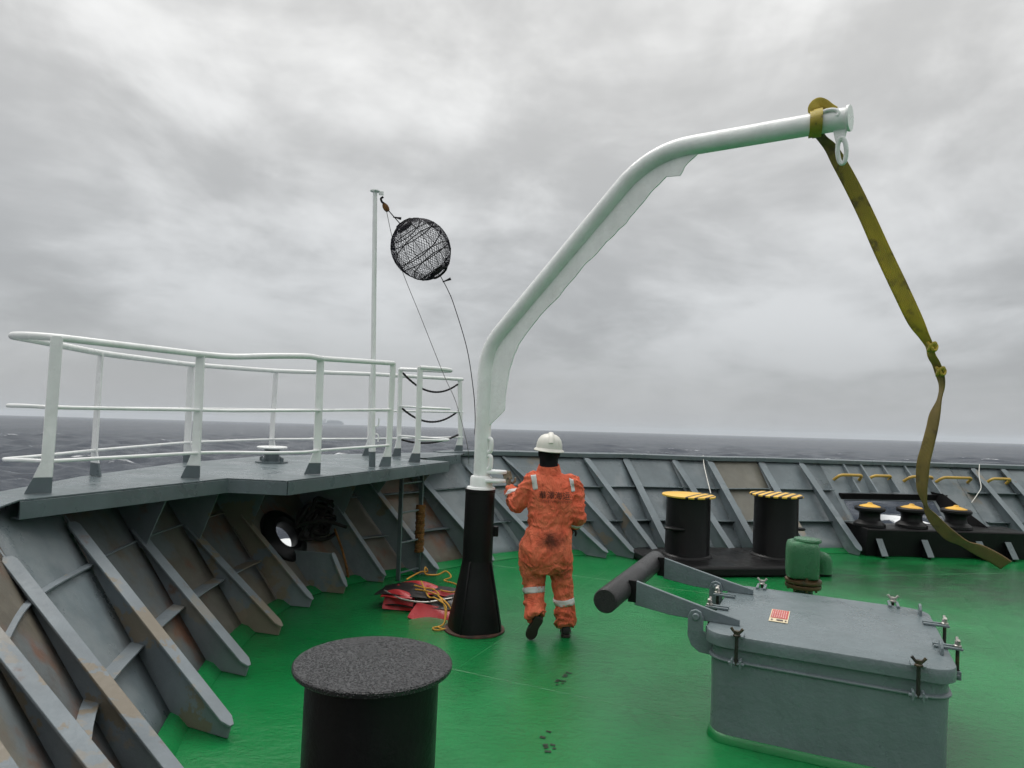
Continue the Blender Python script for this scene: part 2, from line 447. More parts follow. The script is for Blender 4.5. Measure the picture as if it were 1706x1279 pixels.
class MB:
    """collects shapes for one mesh"""
    def __init__(s):
        s.v, s.f, s.uv = [], [], None

    def add(s, vs, fs):
        o = len(s.v)
        s.v += [tuple(x) for x in vs]
        s.f += [tuple(i + o for i in f) for f in fs]
        return s

    def box(s, c, size, ax=None):
        """box centred at c; ax = 3 unit axes"""
        c = Vc(c)
        ax = ax or (Vc((1, 0, 0)), Vc((0, 1, 0)), Vc((0, 0, 1)))
        hx, hy, hz = (a * (d / 2) for a, d in zip(ax, size))
        vs = [c + hx * i + hy * j + hz * k for k in (-1, 1) for j in (-1, 1) for i in (-1, 1)]
        return s.add(vs, [(0, 2, 3, 1), (4, 5, 7, 6), (0, 1, 5, 4), (2, 6, 7, 3), (0, 4, 6, 2), (1, 3, 7, 5)])

    def prism(s, poly, off):
        """polygon (3D points) extruded by vector off"""
        n = len(poly)
        poly = [Vc(p) for p in poly]
        off = Vc(off)
        vs = poly + [p + off for p in poly]
        fs = [tuple(range(n - 1, -1, -1)), tuple(range(n, 2 * n))]
        fs += [(i, (i + 1) % n, n + (i + 1) % n, n + i) for i in range(n)]
        return s.add(vs, fs)

    def tube(s, pts, rad, seg=12, cap=True, flat=None):
        """swept tube; rad scalar or list; flat = (rx, ry) list for elliptical sections"""
        pts = [Vc(p) for p in pts]
        n = len(pts)
        rad = rad if isinstance(rad, (list, tuple)) else [rad] * n
        tans = []
        for i in range(n):
            a, b = pts[max(i - 1, 0)], pts[min(i + 1, n - 1)]
            tans.append((b - a).normalized())
        ref = Vc((0, 0, 1)) if abs(tans[0].z) < .9 else Vc((1, 0, 0))
        x = tans[0].cross(ref).normalized()
        vs = []
        for i in range(n):
            if i:
                q = tans[i - 1].rotation_difference(tans[i])
                x = (q @ x)
                x = (x - tans[i] * x.dot(tans[i])).normalized()
            y = tans[i].cross(x)
            rr = rad[i]
            rx, ry = (rr if isinstance(rr, (tuple, list)) else (rr, rr))
            for k in range(seg):
                a = 2 * math.pi * k / seg
                vs.append(pts[i] + x * (math.cos(a) * rx) + y * (math.sin(a) * ry))
        fs = []
        for i in range(n - 1):
            for k in range(seg):
                k2 = (k + 1) % seg
                fs.append((i * seg + k, i * seg + k2, (i + 1) * seg + k2, (i + 1) * seg + k))
        if cap:
            fs.append(tuple(range(seg - 1, -1, -1)))
            fs.append(tuple((n - 1) * seg + k for k in range(seg)))
        return s.add(vs, fs)

    def lathe(s, c, prof, seg=32, axis=None, squash=(1, 1), cap=True):
        """profile [(r,h)] spun round axis through c"""
        c = Vc(c)
        ax = Vc(axis or (0, 0, 1)).normalized()
        ref = Vc((1, 0, 0)) if abs(ax.x) < .9 else Vc((0, 1, 0))
        y = ax.cross(ref).normalized()
        x = y.cross(ax).normalized()
        vs, fs = [], []
        n = len(prof)
        for r, h in prof:
            for k in range(seg):
                a = 2 * math.pi * k / seg
                vs.append(c + x * (r * math.cos(a) * squash[0]) + y * (r * math.sin(a) * squash[1]) + ax * h)
        for i in range(n - 1):
            for k in range(seg):
                k2 = (k + 1) % seg
                fs.append((i * seg + k, i * seg + k2, (i + 1) * seg + k2, (i + 1) * seg + k))
        if cap and prof[0][0] > 1e-5:
            fs.append(tuple(range(seg - 1, -1, -1)))
        if cap and prof[-1][0] > 1e-5:
            fs.append(tuple((n - 1) * seg + k for k in range(seg)))
        return s.add(vs, fs)

    def loft(s, rings, close=True):
        n = len(rings[0])
        vs = [p for r in rings for p in r]
        fs = []
        for i in range(len(rings) - 1):
            for k in range(n):
                k2 = (k + 1) % n
                fs.append((i * n + k, i * n + k2, (i + 1) * n + k2, (i + 1) * n + k))
        if close:
            fs.append(tuple(range(n - 1, -1, -1)))
            fs.append(tuple((len(rings) - 1) * n + k for k in range(n)))
        return s.add(vs, fs)

    def mesh(s, name, origin=(0, 0, 0), smooth=35):
        o = Vc(origin)
        me = bpy.data.meshes.new(name)
        me.from_pydata([tuple(Vc(v) - o) for v in s.v], [], s.f)
        bm = bmesh.new()
        bm.from_mesh(me)
        bmesh.ops.remove_doubles(bm, verts=bm.verts, dist=1e-6)
        bmesh.ops.recalc_face_normals(bm, faces=bm.faces)
        bm.to_mesh(me)
        bm.free()
        if smooth:
            for p in me.polygons:
                p.use_smooth = True
            me.set_sharp_from_angle(angle=R(smooth))
        return me


def link(name, me, mat, parent=None, bevel=0.0, loc=None):
    if mat and not me.materials:
        me.materials.append(MATS[mat])
    o = bpy.data.objects.new(name, me)
    COL.objects.link(o)
    if parent is not None:
        o.parent = parent
    if loc is not None:
        o.location = loc
    if bevel:
        b = o.modifiers.new('bevel', 'BEVEL')
        b.width = bevel
        b.segments = 2
        b.limit_method = 'ANGLE'
        b.angle_limit = R(40)
    return o


def tag(o, label=None, cat=None, group=None, kind=None):
    if label:
        o['label'] = label
    if cat:
        o['category'] = cat
    if group:
        o['group'] = group
    if kind:
        o['kind'] = kind
    return o


def empty(name, loc, label=None, cat=None, group=None, kind=None):
    o = bpy.data.objects.new(name, None)
    o.empty_display_size = .1
    COL.objects.link(o)
    o.location = loc
    return tag(o, label, cat, group, kind)


class Thing:
    """an Empty at the thing's base; parts are written in ship coordinates"""
    def __init__(s, name, base, label, cat, group=None):
        s.o = empty(name, base, label, cat, group)
        s.base = Vc(base)

    def part(s, name, mb, mat, bevel=0.0, smooth=35, parent=None, label=None):
        o = link(name, mb.mesh(name, s.base, smooth), mat, parent or s.o, bevel)
        if label:
            o['label'] = label
        return o


def copy_tree(o, parent=None):
    c = o.copy()
    COL.objects.link(c)
    if parent is not None:
        c.parent = parent
    for ch in list(o.children):
        copy_tree(ch, c)
    return c


def fillet(pts, rad, n=8):
    """round the inner corners of a polyline"""
    pts = [Vc(p) for p in pts]
    out = [pts[0]]
    for i in range(1, len(pts) - 1):
        a, b, c = pts[i - 1], pts[i], pts[i + 1]
        r = rad[i - 1] if isinstance(rad, (list, tuple)) else rad
        d = min(r, (a - b).length * .49, (c - b).length * .49)
        p, q = b + (a - b).normalized() * d, b + (c - b).normalized() * d
        for k in range(n + 1):
            t = k / n
            out.append(p * (1 - t) ** 2 + b * (2 * t * (1 - t)) + q * t * t)
    out.append(pts[-1])
    return out


def catmull(P, n=8, t0=None, t1=None):
    P = [Vc(p) for p in P]
    out = []
    for i in range(len(P) - 1):
        p0, p1, p2, p3 = P[max(i - 1, 0)], P[i], P[i + 1], P[min(i + 2, len(P) - 1)]
        for k in range(n):
            t = k / n
            out.append(.5 * ((2 * p1) + (p2 - p0) * t + (2 * p0 - 5 * p1 + 4 * p2 - p3) * t * t + (3 * p1 - p0 - 3 * p2 + p3) * t ** 3))
    out.append(P[-1])
    return out


def cm_at(P, x):
    """catmull point at real index x"""
    i = min(max(int(math.floor(x)), 0), len(P) - 2)
    t = x - i
    p0, p1, p2, p3 = P[max(i - 1, 0)], P[i], P[i + 1], P[min(i + 2, len(P) - 1)]
    return .5 * ((2 * p1) + (p2 - p0) * t + (2 * p0 - 5 * p1 + 4 * p2 - p3) * t * t + (3 * p1 - p0 - 3 * p2 + p3) * t ** 3)


UP = Vc((0, 0, 1))

# ------------------------------------------------------------------ sea (the ship is pitched and heeled a little against it)
SEA_N = Vc((-.014254, .027894, .999509)).normalized()
SEA_Q = UP.rotation_difference(SEA_N)
SEA_D = 12.5
SEA_O = Vc((0, 0, CAM_H)) - SEA_N * SEA_D


def build_sea():
    rings = [0.0, 22.0]
    r = 40.0
    while r < 13500:
        rings.append(r)
        r *= 1.0118 if r < 1500 else 1.04
    rings.append(14000)
    ang = list(np.linspace(R(-46), R(46), 620)) + list(np.linspace(R(46), R(314), 90))[1:-1]
    ang = np.array(ang)
    rr = np.array(rings[1:])
    A, RR = np.meshgrid(ang, rr)
    X, Yy = RR * np.sin(A), RR * np.cos(A)
    Zh = np.zeros_like(X)
    cell = np.maximum(RR * .0118, RR * R(92) / 620)
    wd = R(62)
    for i in range(64):
        lam = 2.6 * (34 / 2.6) ** rng.random()
        a = .0098 * lam ** .95 * (.5 + rng.random())
        th = wd + rng.normal() * .55
        k = 2 * math.pi / lam
        ph = rng.random() * 6.283
        w = np.clip((lam / cell - 2.2) / 2.5, 0, 1)
        s = np.sin(k * (X * math.sin(th) + Yy * math.cos(th)) + ph)
        Zh += a * w * (s + .25 * np.cos(2 * (k * (X * math.sin(th) + Yy * math.cos(th)) + ph)))
    for lam, a in ((62, .30), (85, .35)):
        th = wd + .2
        Zh += a * np.sin(2 * math.pi / lam * (X * math.sin(th) + Yy * math.cos(th)))
    nr, na = X.shape
    verts = np.column_stack([X.ravel(), Yy.ravel(), Zh.ravel()])
    idx = np.arange(nr * na).reshape(nr, na)
    a0, a1 = idx[:-1], idx[1:]
    f = np.stack([a0, np.roll(a0, -1, 1), np.roll(a1, -1, 1), a1], -1).reshape(-1, 4)[:, ::-1]
    me = bpy.data.meshes.new('sea')
    me.vertices.add(len(verts))
    me.vertices.foreach_set('co', verts.ravel())
    me.loops.add(f.size)
    me.loops.foreach_set('vertex_index', f.ravel().astype(np.int32))
    me.polygons.add(len(f))
    me.polygons.foreach_set('loop_start', np.arange(0, f.size, 4, dtype=np.int32))
    me.polygons.foreach_set('loop_total', np.full(len(f), 4, dtype=np.int32))
    me.polygons.foreach_set('use_smooth', np.ones(len(f), dtype=bool))
    me.update()
    me.validate()
    at = me.attributes.new('crest', 'FLOAT', 'POINT')
    at.data.foreach_set('value', (np.clip(Zh / 1.2, -1, 1) + .50 * np.exp(-(((X - 52) / 34) ** 2 + ((Yy - 92) / 44) ** 2) ** 2) + 3.0 * np.exp(-(((X + 19) / 9) ** 2 + ((Yy - 62) / 26) ** 2) ** 2)).ravel().astype(np.float32))
    o = link('sea', me, 'sea_water')
    o.rotation_mode = 'QUATERNION'
    o.rotation_quaternion = SEA_Q
    o.location = SEA_O
    tag(o, 'dark grey choppy sea with scattered whitecaps out to the horizon', None, None, 'structure')


build_sea()

# ------------------------------------------------------------------ haze over the sea
mh = bpy.data.materials.new('haze_air')
mh.use_nodes = True
mh.node_tree.nodes.clear()
th_ = NT(mh.node_tree)
ho = th_.n('ShaderNodeOutputMaterial')
pv = th_.n('ShaderNodeVolumePrincipled')
pv.inputs['Color'].default_value = (.88, .94, 1.0, 1)
pv.inputs['Density'].default_value = .000065
pv.inputs['Anisotropy'].default_value = 0.0
mh.node_tree.links.new(pv.outputs[0], ho.inputs['Volume'])
MATS['haze_air'] = mh
hz = link('haze', MB().box((0, 0, 44), (30000, 30000, 118)).mesh('haze', smooth=0), 'haze_air')
hz.rotation_mode = 'QUATERNION'
hz.rotation_quaternion = SEA_Q
hz.location = SEA_O
tag(hz, 'thin grey sea haze dimming the far horizon', None, None, 'stuff')

# ------------------------------------------------------------------ bulwark: stays and plating
# each stay: toe on deck (x, y), heading of its plane, web depth at deck, distance to plating at rail height, flange end distance and height
RAIL_Z = 1.31
STAYS = [
    # toe            head   sb    st    fs    fz    name
    ((.95, -3.2),   -62,   .44, 1.75, 1.52, 1.07),
    ((.72, -2.2),   -63,   .44, 1.75, 1.52, 1.07),
    ((.45, -1.2),   -64,   .44, 1.76, 1.52, 1.07),
    ((.17, -.25),   -66,   .44, 1.76, 1.52, 1.07),
    ((-.10, .70),   -68,   .44, 1.78, 1.52, 1.07),
    ((-.45, 1.75),  -68,   .44, 1.80, 1.55, 1.06),
    ((-.84, 2.50), -69,  .44, 1.86, 1.56, 1.00),
    ((-1.305, 3.291), -68, .45, 1.84, 1.58, 1.03),
    ((-1.492, 4.095), -66, .46, 1.76, 1.515, 1.071),   # A
    ((-1.729, 5.013), -69, .38, 1.58, 1.21, .912),     # B
    ((-1.788, 5.905), -75, .38, 1.42, .997, .816),     # C
    ((-1.766, 6.734), -80, .36, 1.34, .80, .818),      # D
    ((-1.571, 7.262), -80, .40, 1.42, .20, .40),       # E short, under the chock
    ((-1.266, 7.785), -78, .37, 1.50, .64, .80),       # F
    ((-.731, 8.186), -75,  .38, 1.53, .95, 1.02),      # G
    ((-.111, 8.764), -65,  .40, 1.54, 1.25, 1.10),     # H
    ((.589, 9.429),  -62,  .40, 1.54, 1.40, 1.12),     # Hh
    ((1.399, 9.553), -58,  .42, 1.86, 1.77, 1.245),    # I
    ((1.768, 9.589), -48,  .40, 1.68, 1.59, 1.245),    # J
    ((2.088, 9.653), -40,  .38, 1.53, 1.43, 1.245),    # K
    ((2.302, 9.773), -20,  .36, 1.53, 1.45, 1.245),    # L
    ((3.216, 9.957), -26,  .36, 1.49, 1.39, 1.245),    # M
    ((3.604, 10.035), -22, .34, 1.33, 1.20, 1.245),    # N
    ((4.446, 10.286), -13, .34, 1.53, 1.44, 1.245),    # O
    ((5.249, 10.491), -20, .34, 1.40, 1.28, 1.245),    # P
    ((8.45, 11.2), -15,    .34, 1.40, 1.28, 1.245),    # R
    ((9.05, 11.3), -15,    .34, 1.40, 1.28, 1.245),    # S
    ((9.9, 11.45),   -15,  .34, 1.40, 1.28, 1.245),
    ((10.8, 11.62),  -15,  .34, 1.40, 1.28, 1.245),
    ((11.9, 11.85), -15,   .34, 1.40, 1.28, 1.245),
]
NAMES = ['', '', '', '', '', '', '', '', 'A', 'B', 'C', 'D', 'E', 'F', 'G', 'H', 'Hh', 'I', 'J', 'K', 'L', 'M', 'N', 'O', 'P', 'R', 'S', '', '', '']
IX = {n: i for i, n in enumerate(NAMES) if n}


def hd(deg):
    return Vc((math.sin(R(deg)), math.cos(R(deg)), 0))


BASE, TOP = [], []
NAMES_H = IX['H']
for (toe, h, sb, st, fs, fz) in STAYS:
    t0 = Vc((toe[0], toe[1], 0))
    BASE.append(t0 + hd(h) * sb)
    TOP.append(t0 + hd(h) * st + UP * (RAIL_Z if len(TOP) > NAMES_H else 1.272))
# gentle smoothing of the two curves so that the plating runs fair
for _ in range(1):
    nb, nt_ = [p.copy() for p in BASE], [p.copy() for p in TOP]
    for i in range(1, len(BASE) - 1):
        BASE[i] = nb[i] * .7 + (nb[i - 1] + nb[i + 1]) * .15
        TOP[i] = nt_[i] * .7 + (nt_[i - 1] + nt_[i + 1]) * .15


def plate(u, v):
    """point of the plating at stay index u and height fraction v"""
    return cm_at(BASE, u).lerp(cm_at(TOP, u), v)


def u_of_x(x, z):
    lo, hi = IX['O'], len(TOP) - 1.01
    for _ in range(50):
        mid = (lo + hi) / 2
        if plate(mid, z / RAIL_Z).x < x:
            lo = mid
        else:
            hi = mid
    return lo


CHOCK_C = plate(IX['D'] + 1.12, .53 / RAIL_Z)
BW = Thing('bulwark', (-1.9, 5.0, 0), 'flared grey steel bulwark with sloping stays curving round the green foredeck', 'bulwark')
CHOCK_R = .235
OPEN_U = (IX['P'] + .05, IX['P'] + .68)
OPEN_Z = (.385, .695)
panel_mat = {}
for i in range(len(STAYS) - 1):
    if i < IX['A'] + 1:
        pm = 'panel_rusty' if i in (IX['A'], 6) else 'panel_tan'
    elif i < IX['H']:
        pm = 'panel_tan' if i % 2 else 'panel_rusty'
    else:
        pm = 'panel_grey'
    if i in (IX['N'],):
        pm = 'panel_beige'
    if i in (IX['A'] - 1,):
        pm = 'panel_grey'
    chock_bay = IX['D'] <= i <= IX['F']
    open_bay = i == IX['P']
    nu, nv = (36, 44) if chock_bay else ((60, 24) if open_bay else (5, 10))
    mb = MB()
    vs = []
    for a in range(nu + 1):
        for c in range(nv + 1):
            u, v = i + a / nu, c / nv
            p = plate(u, v)
            if open_bay:
                # snap the grid to the opening's edges
                pass
            w = 0 if (chock_bay or open_bay) else .006 * math.sin(v * 7 + i * 2.1) * math.sin(math.pi * a / nu)
            n_ = (cm_at(TOP, u) - cm_at(BASE, u)).cross(cm_at(BASE, min(u + .01, len(BASE) - 1.001)) - cm_at(BASE, u))
            if n_.length:
                p = p + n_.normalized() * w
            vs.append(p)
    fs = []
    for a in range(nu):
        for c in range(nv):
            k = a * (nv + 1) + c
            q = (k, k + 1, k + nv + 2, k + nv + 1)
            cen = (vs[q[0]] + vs[q[1]] + vs[q[2]] + vs[q[3]]) / 4
            if chock_bay and (cen - CHOCK_C).length < CHOCK_R:
                continue
            if open_bay:
                u = i + (a + .5) / nu
                if OPEN_U[0] < u < OPEN_U[1] and OPEN_Z[0] < cen.z < OPEN_Z[1]:
                    continue
            fs.append(q)
    mb.add(vs, fs)
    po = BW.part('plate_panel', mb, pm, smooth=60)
    sm = po.modifiers.new('thick', 'SOLIDIFY')
    sm.thickness = .012
    sm.offset = 0

# stays
FLANGE = {}
for i, (toe, h, sb, st, fs, fz) in enumerate(STAYS):
    t0 = Vc((toe[0], toe[1], 0))
    d = hd(h)
    sbase, stop = (BASE[i] - t0).dot(d), (TOP[i] - t0).dot(d)

    def plate_s(z):
        return sbase + (stop - sbase) * z / RAIL_Z
    # the face flat ends on the plating
    z_end = fz
    fe = min(fs, plate_s(fz) - .012) if i != IX['E'] else fs
    FLANGE[i] = (fe, z_end)
    lat = Vc((d.y, -d.x, 0))
    mat = 'grey_stay_worn' if i <= IX['G'] else 'grey_stay'
    # web
    s0 = .05
    ln = Vc((fs, 0, fz)).normalized()
    poly = [(s0, .004), (s0 * .6, .07), (fe, z_end), (plate_s(z_end), z_end), (plate_s(.004), .004)]
    if i in (IX['A'], IX['A'] - 1) or i > IX['Hh']:
        poly[3] = (plate_s(min(z_end + .05, 1.33)), min(z_end + .05, 1.33))
    tw = .014
    mb = MB().prism([t0 + d * s + UP * z - lat * (tw / 2) for s, z in poly], lat * tw)
    stay = BW.part('stay', mb, mat, bevel=.003)
    # face flat along the sloping edge, snipped at the toe
    e0, e1 = t0 + d * (s0 * .6) + UP * .07, t0 + d * fe + UP * z_end
    along = (e1 - e0).normalized()
    nrm = lat.cross(along).normalized()
    if nrm.dot(d) > 0:
        nrm = -nrm
    fw = .084 if i < IX['G'] else .118
    L = (e1 - e0).length
    q = [(0, -fw * .18), (.055, -fw / 2), (L - .03, -fw / 2), (L, -fw * .3), (L, fw * .3), (L - .03, fw / 2), (.055, fw / 2), (0, fw * .18)]
    mb = MB().prism([e0 + along * a + lat * c + nrm * .001 for a, c in q], nrm * .016)
    fl = BW.part('face_flat', mb, mat, bevel=.003, parent=stay)

# stringers between the stays, in two rows
for i in range(6, len(STAYS) - 2):
    for z in (.42, .86):
        if IX['D'] <= i <= IX['E']:
            continue
        if i == IX['P']:
            continue
        a, b = [], []
        for k in range(7):
            u = i + .02 + .96 * k / 6
            p = plate(u, z / RAIL_Z)
            dd = hd(STAYS[i][1]).lerp(hd(STAYS[i + 1][1]), k / 6).normalized()
            dep = []
            for j in (i, i + 1):
                tj = Vc((STAYS[j][0][0], STAYS[j][0][1], 0))
                dj = hd(STAYS[j][1])
                ps = (BASE[j] - tj).dot(dj) * (1 - z / RAIL_Z) + (TOP[j] - tj).dot(dj) * z / RAIL_Z
                dep.append(ps - FLANGE[j][0] * min(1, z / FLANGE[j][1]))
            dp = max(.03, min(.12, .8 * min(dep)))
            a.append(p - dd * .005)
            b.append(p - dd * dp)
        poly = a + b[::-1]
        BW.part('stringer', MB().prism([p - UP * .006 for p in poly], UP * .012), 'grey_stay_worn' if i < IX['G'] else 'grey_paint', bevel=.002)

# rail plate on top, from the platform round to starboard
rail_pts = [cm_at(TOP, u) for u in np.linspace(IX['Hh'] - .3, len(TOP) - 1, 90)]
rin, rout = [], []
for k, p in enumerate(rail_pts):
    tdir = (rail_pts[min(k + 1, 89)] - rail_pts[max(k - 1, 0)]).normalized()
    out = Vc((-tdir.y, tdir.x, 0)).normalized()
    rin.append(p - out * .085)
    rout.append(p + out * .10)
prof = []
mb = MB()
rings = []
for a, b in zip(rin, rout):
    rings.append([a + UP * .016, b + UP * .016, b + UP * .002, a + UP * .012 - UP * .01, a - UP * .05 + (a - b).normalized() * .002, a - UP * .05 + (a - b).normalized() * .014, a + UP * .010 + (a - b).normalized() * .014])
mb.loft(rings)
BW.part('rail_plate', mb, 'grey_paint', bevel=.003)

# short flat stiffeners over the roller opening
for x0 in (5.60, 5.924, 6.34, 6.767, 7.102):
    u = u_of_x(x0, 1.27)
    pt, pb = plate(u, .97), plate(u_of_x(x0 + .03, .85), .85 / RAIL_Z)
    dd = hd(-14)
    lat = Vc((dd.y, -dd.x, 0))
    poly = [pt, pt - dd * .06, pb - dd * .20, pb]
    BW.part('stiffener', MB().prism([p - lat * .016 for p in poly], lat * .032), 'grey_stay', bevel=.003)

# black framing of the roller opening: beam, sill, end plates
for zc, hh, dep, nm in ((.76, .12, .06, 'lintel'), (.35, .07, .06, 'sill')):
    rings = []
    for k in range(22):
        u = OPEN_U[0] - .02 + (OPEN_U[1] - OPEN_U[0] + .12) * k / 21
        p = plate(u, zc / RAIL_Z)
        dd = hd(-22)
        rings.append([p + UP * (hh / 2) - dd * dep, p + UP * (hh / 2) + dd * .02, p - UP * (hh / 2) + dd * .02, p - UP * (hh / 2) - dd * dep * .55])
    BW.part(nm, MB().loft(rings), 'black_paint', bevel=.004)
pe = plate(OPEN_U[1] + .02, .62 / RAIL_Z)
dd = hd(-30)
lat = Vc((dd.y, -dd.x, 0))
poly = [plate(OPEN_U[1] + .02, .86 / RAIL_Z), plate(OPEN_U[1] + .02, .86 / RAIL_Z) - dd * .2, plate(OPEN_U[1] + .02, .40 / RAIL_Z) - dd * .62, plate(OPEN_U[1] + .02, .40 / RAIL_Z)]
BW.part('end_plate', MB().prism(poly, lat * .016), 'black_paint', bevel=.003)

# round closed chock cover behind the bollards
cc = plate(IX['M'] - .25, .60 / RAIL_Z)
ax = hd(-38) * -1 + UP * .45
BW.part('chock_cover', MB().lathe(cc + ax.normalized() * .04, [(0, .05), (.17, .05), (.2, .035), (.215, 0), (.215, -.06)], 36, ax), 'panel_grey')
BW.part('cover_rim', MB().lathe(cc, [(.215, .02), (.245, .02), (.25, .0), (.25, -.05)], 36, ax), 'grey_paint')

# mooring chock with its open eye
ax = (plate(IX['D'] + .8, .0) - plate(IX['D'] + .8, .0)) + hd(108) + UP * .75
ax.normalize()
cp = [(.150, -.05), (.138, .0), (.150, .05), (.19, .075), (.25, .065), (.30, .03), (.31, -.03), (.15, -.05)]
BW.part('mooring_chock', MB().lathe(CHOCK_C, cp, 40, ax, (1.0, 1.0), False), 'black_paint', label='black oval mooring chock with light showing through its eye')

# knees carrying the platform
for nm, s_in, zl in (('B', .0, 0), ('C', .0, 0), ('D', 0, 0), ('F', 0, 0), ('G', 0, 0), ('H', 0, 0)):
    i = IX[nm]
    toe, h, sb, st, fs, fz = STAYS[i]
    t0 = Vc((toe[0], toe[1], 0))
    d = hd(h)
    lat = Vc((d.y, -d.x, 0))
    z0 = fz * .86
    sa = fs * .86
    reach = max(sa - .20, .06)
    stp = (TOP[i] - t0).dot(d)
    poly = [(sa, z0), (reach, 1.19), (stp - .10, 1.19), (stp - .22, z0)]
    BW.part('knee', MB().prism([t0 + d * s + UP * z - lat * .022 for s, z in poly], lat * .010), 'grey_stay_worn', bevel=.002)

# ------------------------------------------------------------------ deck
edge = [cm_at(BASE, u) for u in np.linspace(0, len(BASE) - 1, 140)]
poly = [Vc((p.x, p.y, 0)) for p in edge] + [Vc((13, 9, 0)), Vc((13, -3.6, 0)), Vc((.8, -3.6, 0))]
mb = MB().prism([p - UP * .03 for p in poly], UP * .03)
deck = link('deck', mb.mesh('deck', smooth=0), 'deck_green')
tag(deck, 'wet glossy green painted steel foredeck', None, None, 'structure')
# green margin run a little up the foot of the plating
rings = []
for u in np.linspace(6, IX['R'] + 2, 110):
    b0, t0 = cm_at(BASE, u), cm_at(TOP, u)
    inn = Vc((b0.x - t0.x, b0.y - t0.y, 0)).normalized()
    rings.append([b0 + inn * .10 + UP * .003, b0 + inn * .02 + UP * .05, b0 + UP * .06 - inn * .05, b0 - inn * .05 + UP * .003])
mg = link('waterway_bar', MB().loft(rings).mesh('waterway_bar', smooth=60), 'deck_green', deck)

# weld seams between the deck plates
for (xa, ya), (xb, yb) in (((-.4, 9.0), (4.6, 7.0)), ((-1.6, 5.9), (8.0, 1.6)), ((2.2, 8.6), (7.5, 9.9)), ((-.35, 5.3), (1.6, 9.6)), ((3.4, 3.9), (6.2, 10.3))):
    a_, b_ = Vc((xa, ya, 0)), Vc((xb, yb, 0))
    n_ = int((b_ - a_).length / .05)
    pts = [a_.lerp(b_, k / n_) + UP * (.0005 + .0012 * noise.noise(Vc((k * .7, xa, ya)))) for k in range(n_ + 1)]
    link('weld_seam', MB().tube(pts, [(.007 + .002 * noise.noise(Vc((k * .9, 3, xa))), .0018) for k in range(n_ + 1)], 6).mesh('weld_seam', smooth=80), 'deck_green', deck)

# boot prints on the paint
sole = []
for k in range(7):
    yy = -.13 + k * .043
    wdt = .045 - .012 * abs(k - 4.2) / 4
    for sx in (-1, 0, 1):
        if random.random() < .8:
            sole.append((sx * wdt * .62 + random.uniform(-.006, .006), yy + random.uniform(-.008, .008), wdt * random.uniform(.55, .95), random.uniform(.014, .030)))
for n_, (x, y, a) in enumerate(((.46, 5.24, -20), (.30, 4.25, 4), (.55, 3.60, 8))):
    mb = MB()
    for (sx, sy, w_, h_) in sole:
        if random.random() < .25:
            continue
        ang = R(a)
        an2 = ang + random.uniform(-.5, .5)
        ux, uy = Vc((math.cos(an2), math.sin(an2), 0)), Vc((-math.sin(an2), math.cos(an2), 0))
        c = Vc((x, y, .004)) + Vc((math.cos(ang), math.sin(ang), 0)) * sx + Vc((-math.sin(ang), math.cos(ang), 0)) * sy
        mb.add([c - ux * w_ / 2 - uy * h_ / 2, c + ux * w_ / 2 - uy * h_ / 2, c + ux * w_ / 2 + uy * h_ / 2, c - ux * w_ / 2 + uy * h_ / 2], [(0, 1, 2, 3)])
    link('boot_print', mb.mesh('boot_print', smooth=0), 'green_dark', deck)

# ------------------------------------------------------------------ bow platform
PZ = 1.30
inner = [(-2.32, 1.4), (-2.57, 2.87), (-2.754, 3.856), (-2.845, 4.159), (-2.246, 5.713), (-1.761, 5.703), (-.703, 8.374)]
outer = [(-1.261, 8.593), (-1.025, 8.836), (-.661, 9.695), (-.617, 10.136), (-.727, 10.213), (-2.207, 8.703), (-2.804, 7.976), (-3.151, 6.72), (-3.239, 5.377), (-3.16, 4.361), (-3.02, 2.87), (-2.78, 1.4)]
PF = Thing('bow_platform', (-2.0, 6.0, 0), 'raised grey steel bow platform laid along the top of the left bulwark', 'platform')
poly = [Vc((x, y, PZ - .012)) for x, y in inner + outer]
PF.part('deck_plate', MB().prism(poly, UP * .012), 'grey_paint', bevel=.003, smooth=0)
segs = list(zip(inner[:-1], inner[1:])) + [((-.703, 8.374), (-1.261, 8.593)), ((-1.025, 8.836), (-.661, 9.695))]
for a, b in segs[3:]:
    a, b = Vc((*a, 0)), Vc((*b, 0))
    t_ = (b - a).normalized()
    inn = Vc((t_.y, -t_.x, 0))
    hgt = .105
    q = [(-.004, PZ - .013), (.008, PZ - .013), (.008, PZ - .013 - hgt + .012), (.008, PZ - .013 - hgt), (-.07, PZ - .013 - hgt), (-.07, PZ - .013 - hgt + .01), (-.004, PZ - .013 - hgt + .01)]
    mb = MB().loft([[a + t_ * .003 + inn * s + UP * z for s, z in q], [b - t_ * .003 + inn * s + UP * z for s, z in q]])
    PF.part('edge_channel', mb, 'grey_paint', bevel=.002, smooth=0)

# ------------------------------------------------------------------ railing on the platform
posts = dict(I1=((-2.879, 4.44), (-2.868, 2.277), 0), I2=((-2.45, 5.577), (-2.464, 2.276), 0), I3=((-1.692, 6.281), (-1.709, 2.325), 0),
             I4=((-1.249, 7.359), (-1.245, 2.372), 0), I5=((-1.037, 8.056), (-1.053, 2.376), 0), Q=((-1.375, 8.857), (-1.405, 2.385), 0),
             O1=((-3.195, 5.481), (-3.195, 2.245), 0), O2=((-3.107, 6.864), (-3.118, 2.246), 0), O3=((-2.659, 7.943), (-2.655, 2.262), 0),
             O4=((-1.72, 8.758), (-1.741, 2.307), 0), O5=((-.694, 10.136), (-.749, 2.342), 0))


def post_top(k):
    (x, y), (tx, tz), _ = posts[k]
    return Vc((tx, y, tz))


def post_at(k, f):
    (x, y), (tx, tz), _ = posts[k]
    return Vc((x, y, PZ)).lerp(Vc((tx, y, tz)), f)


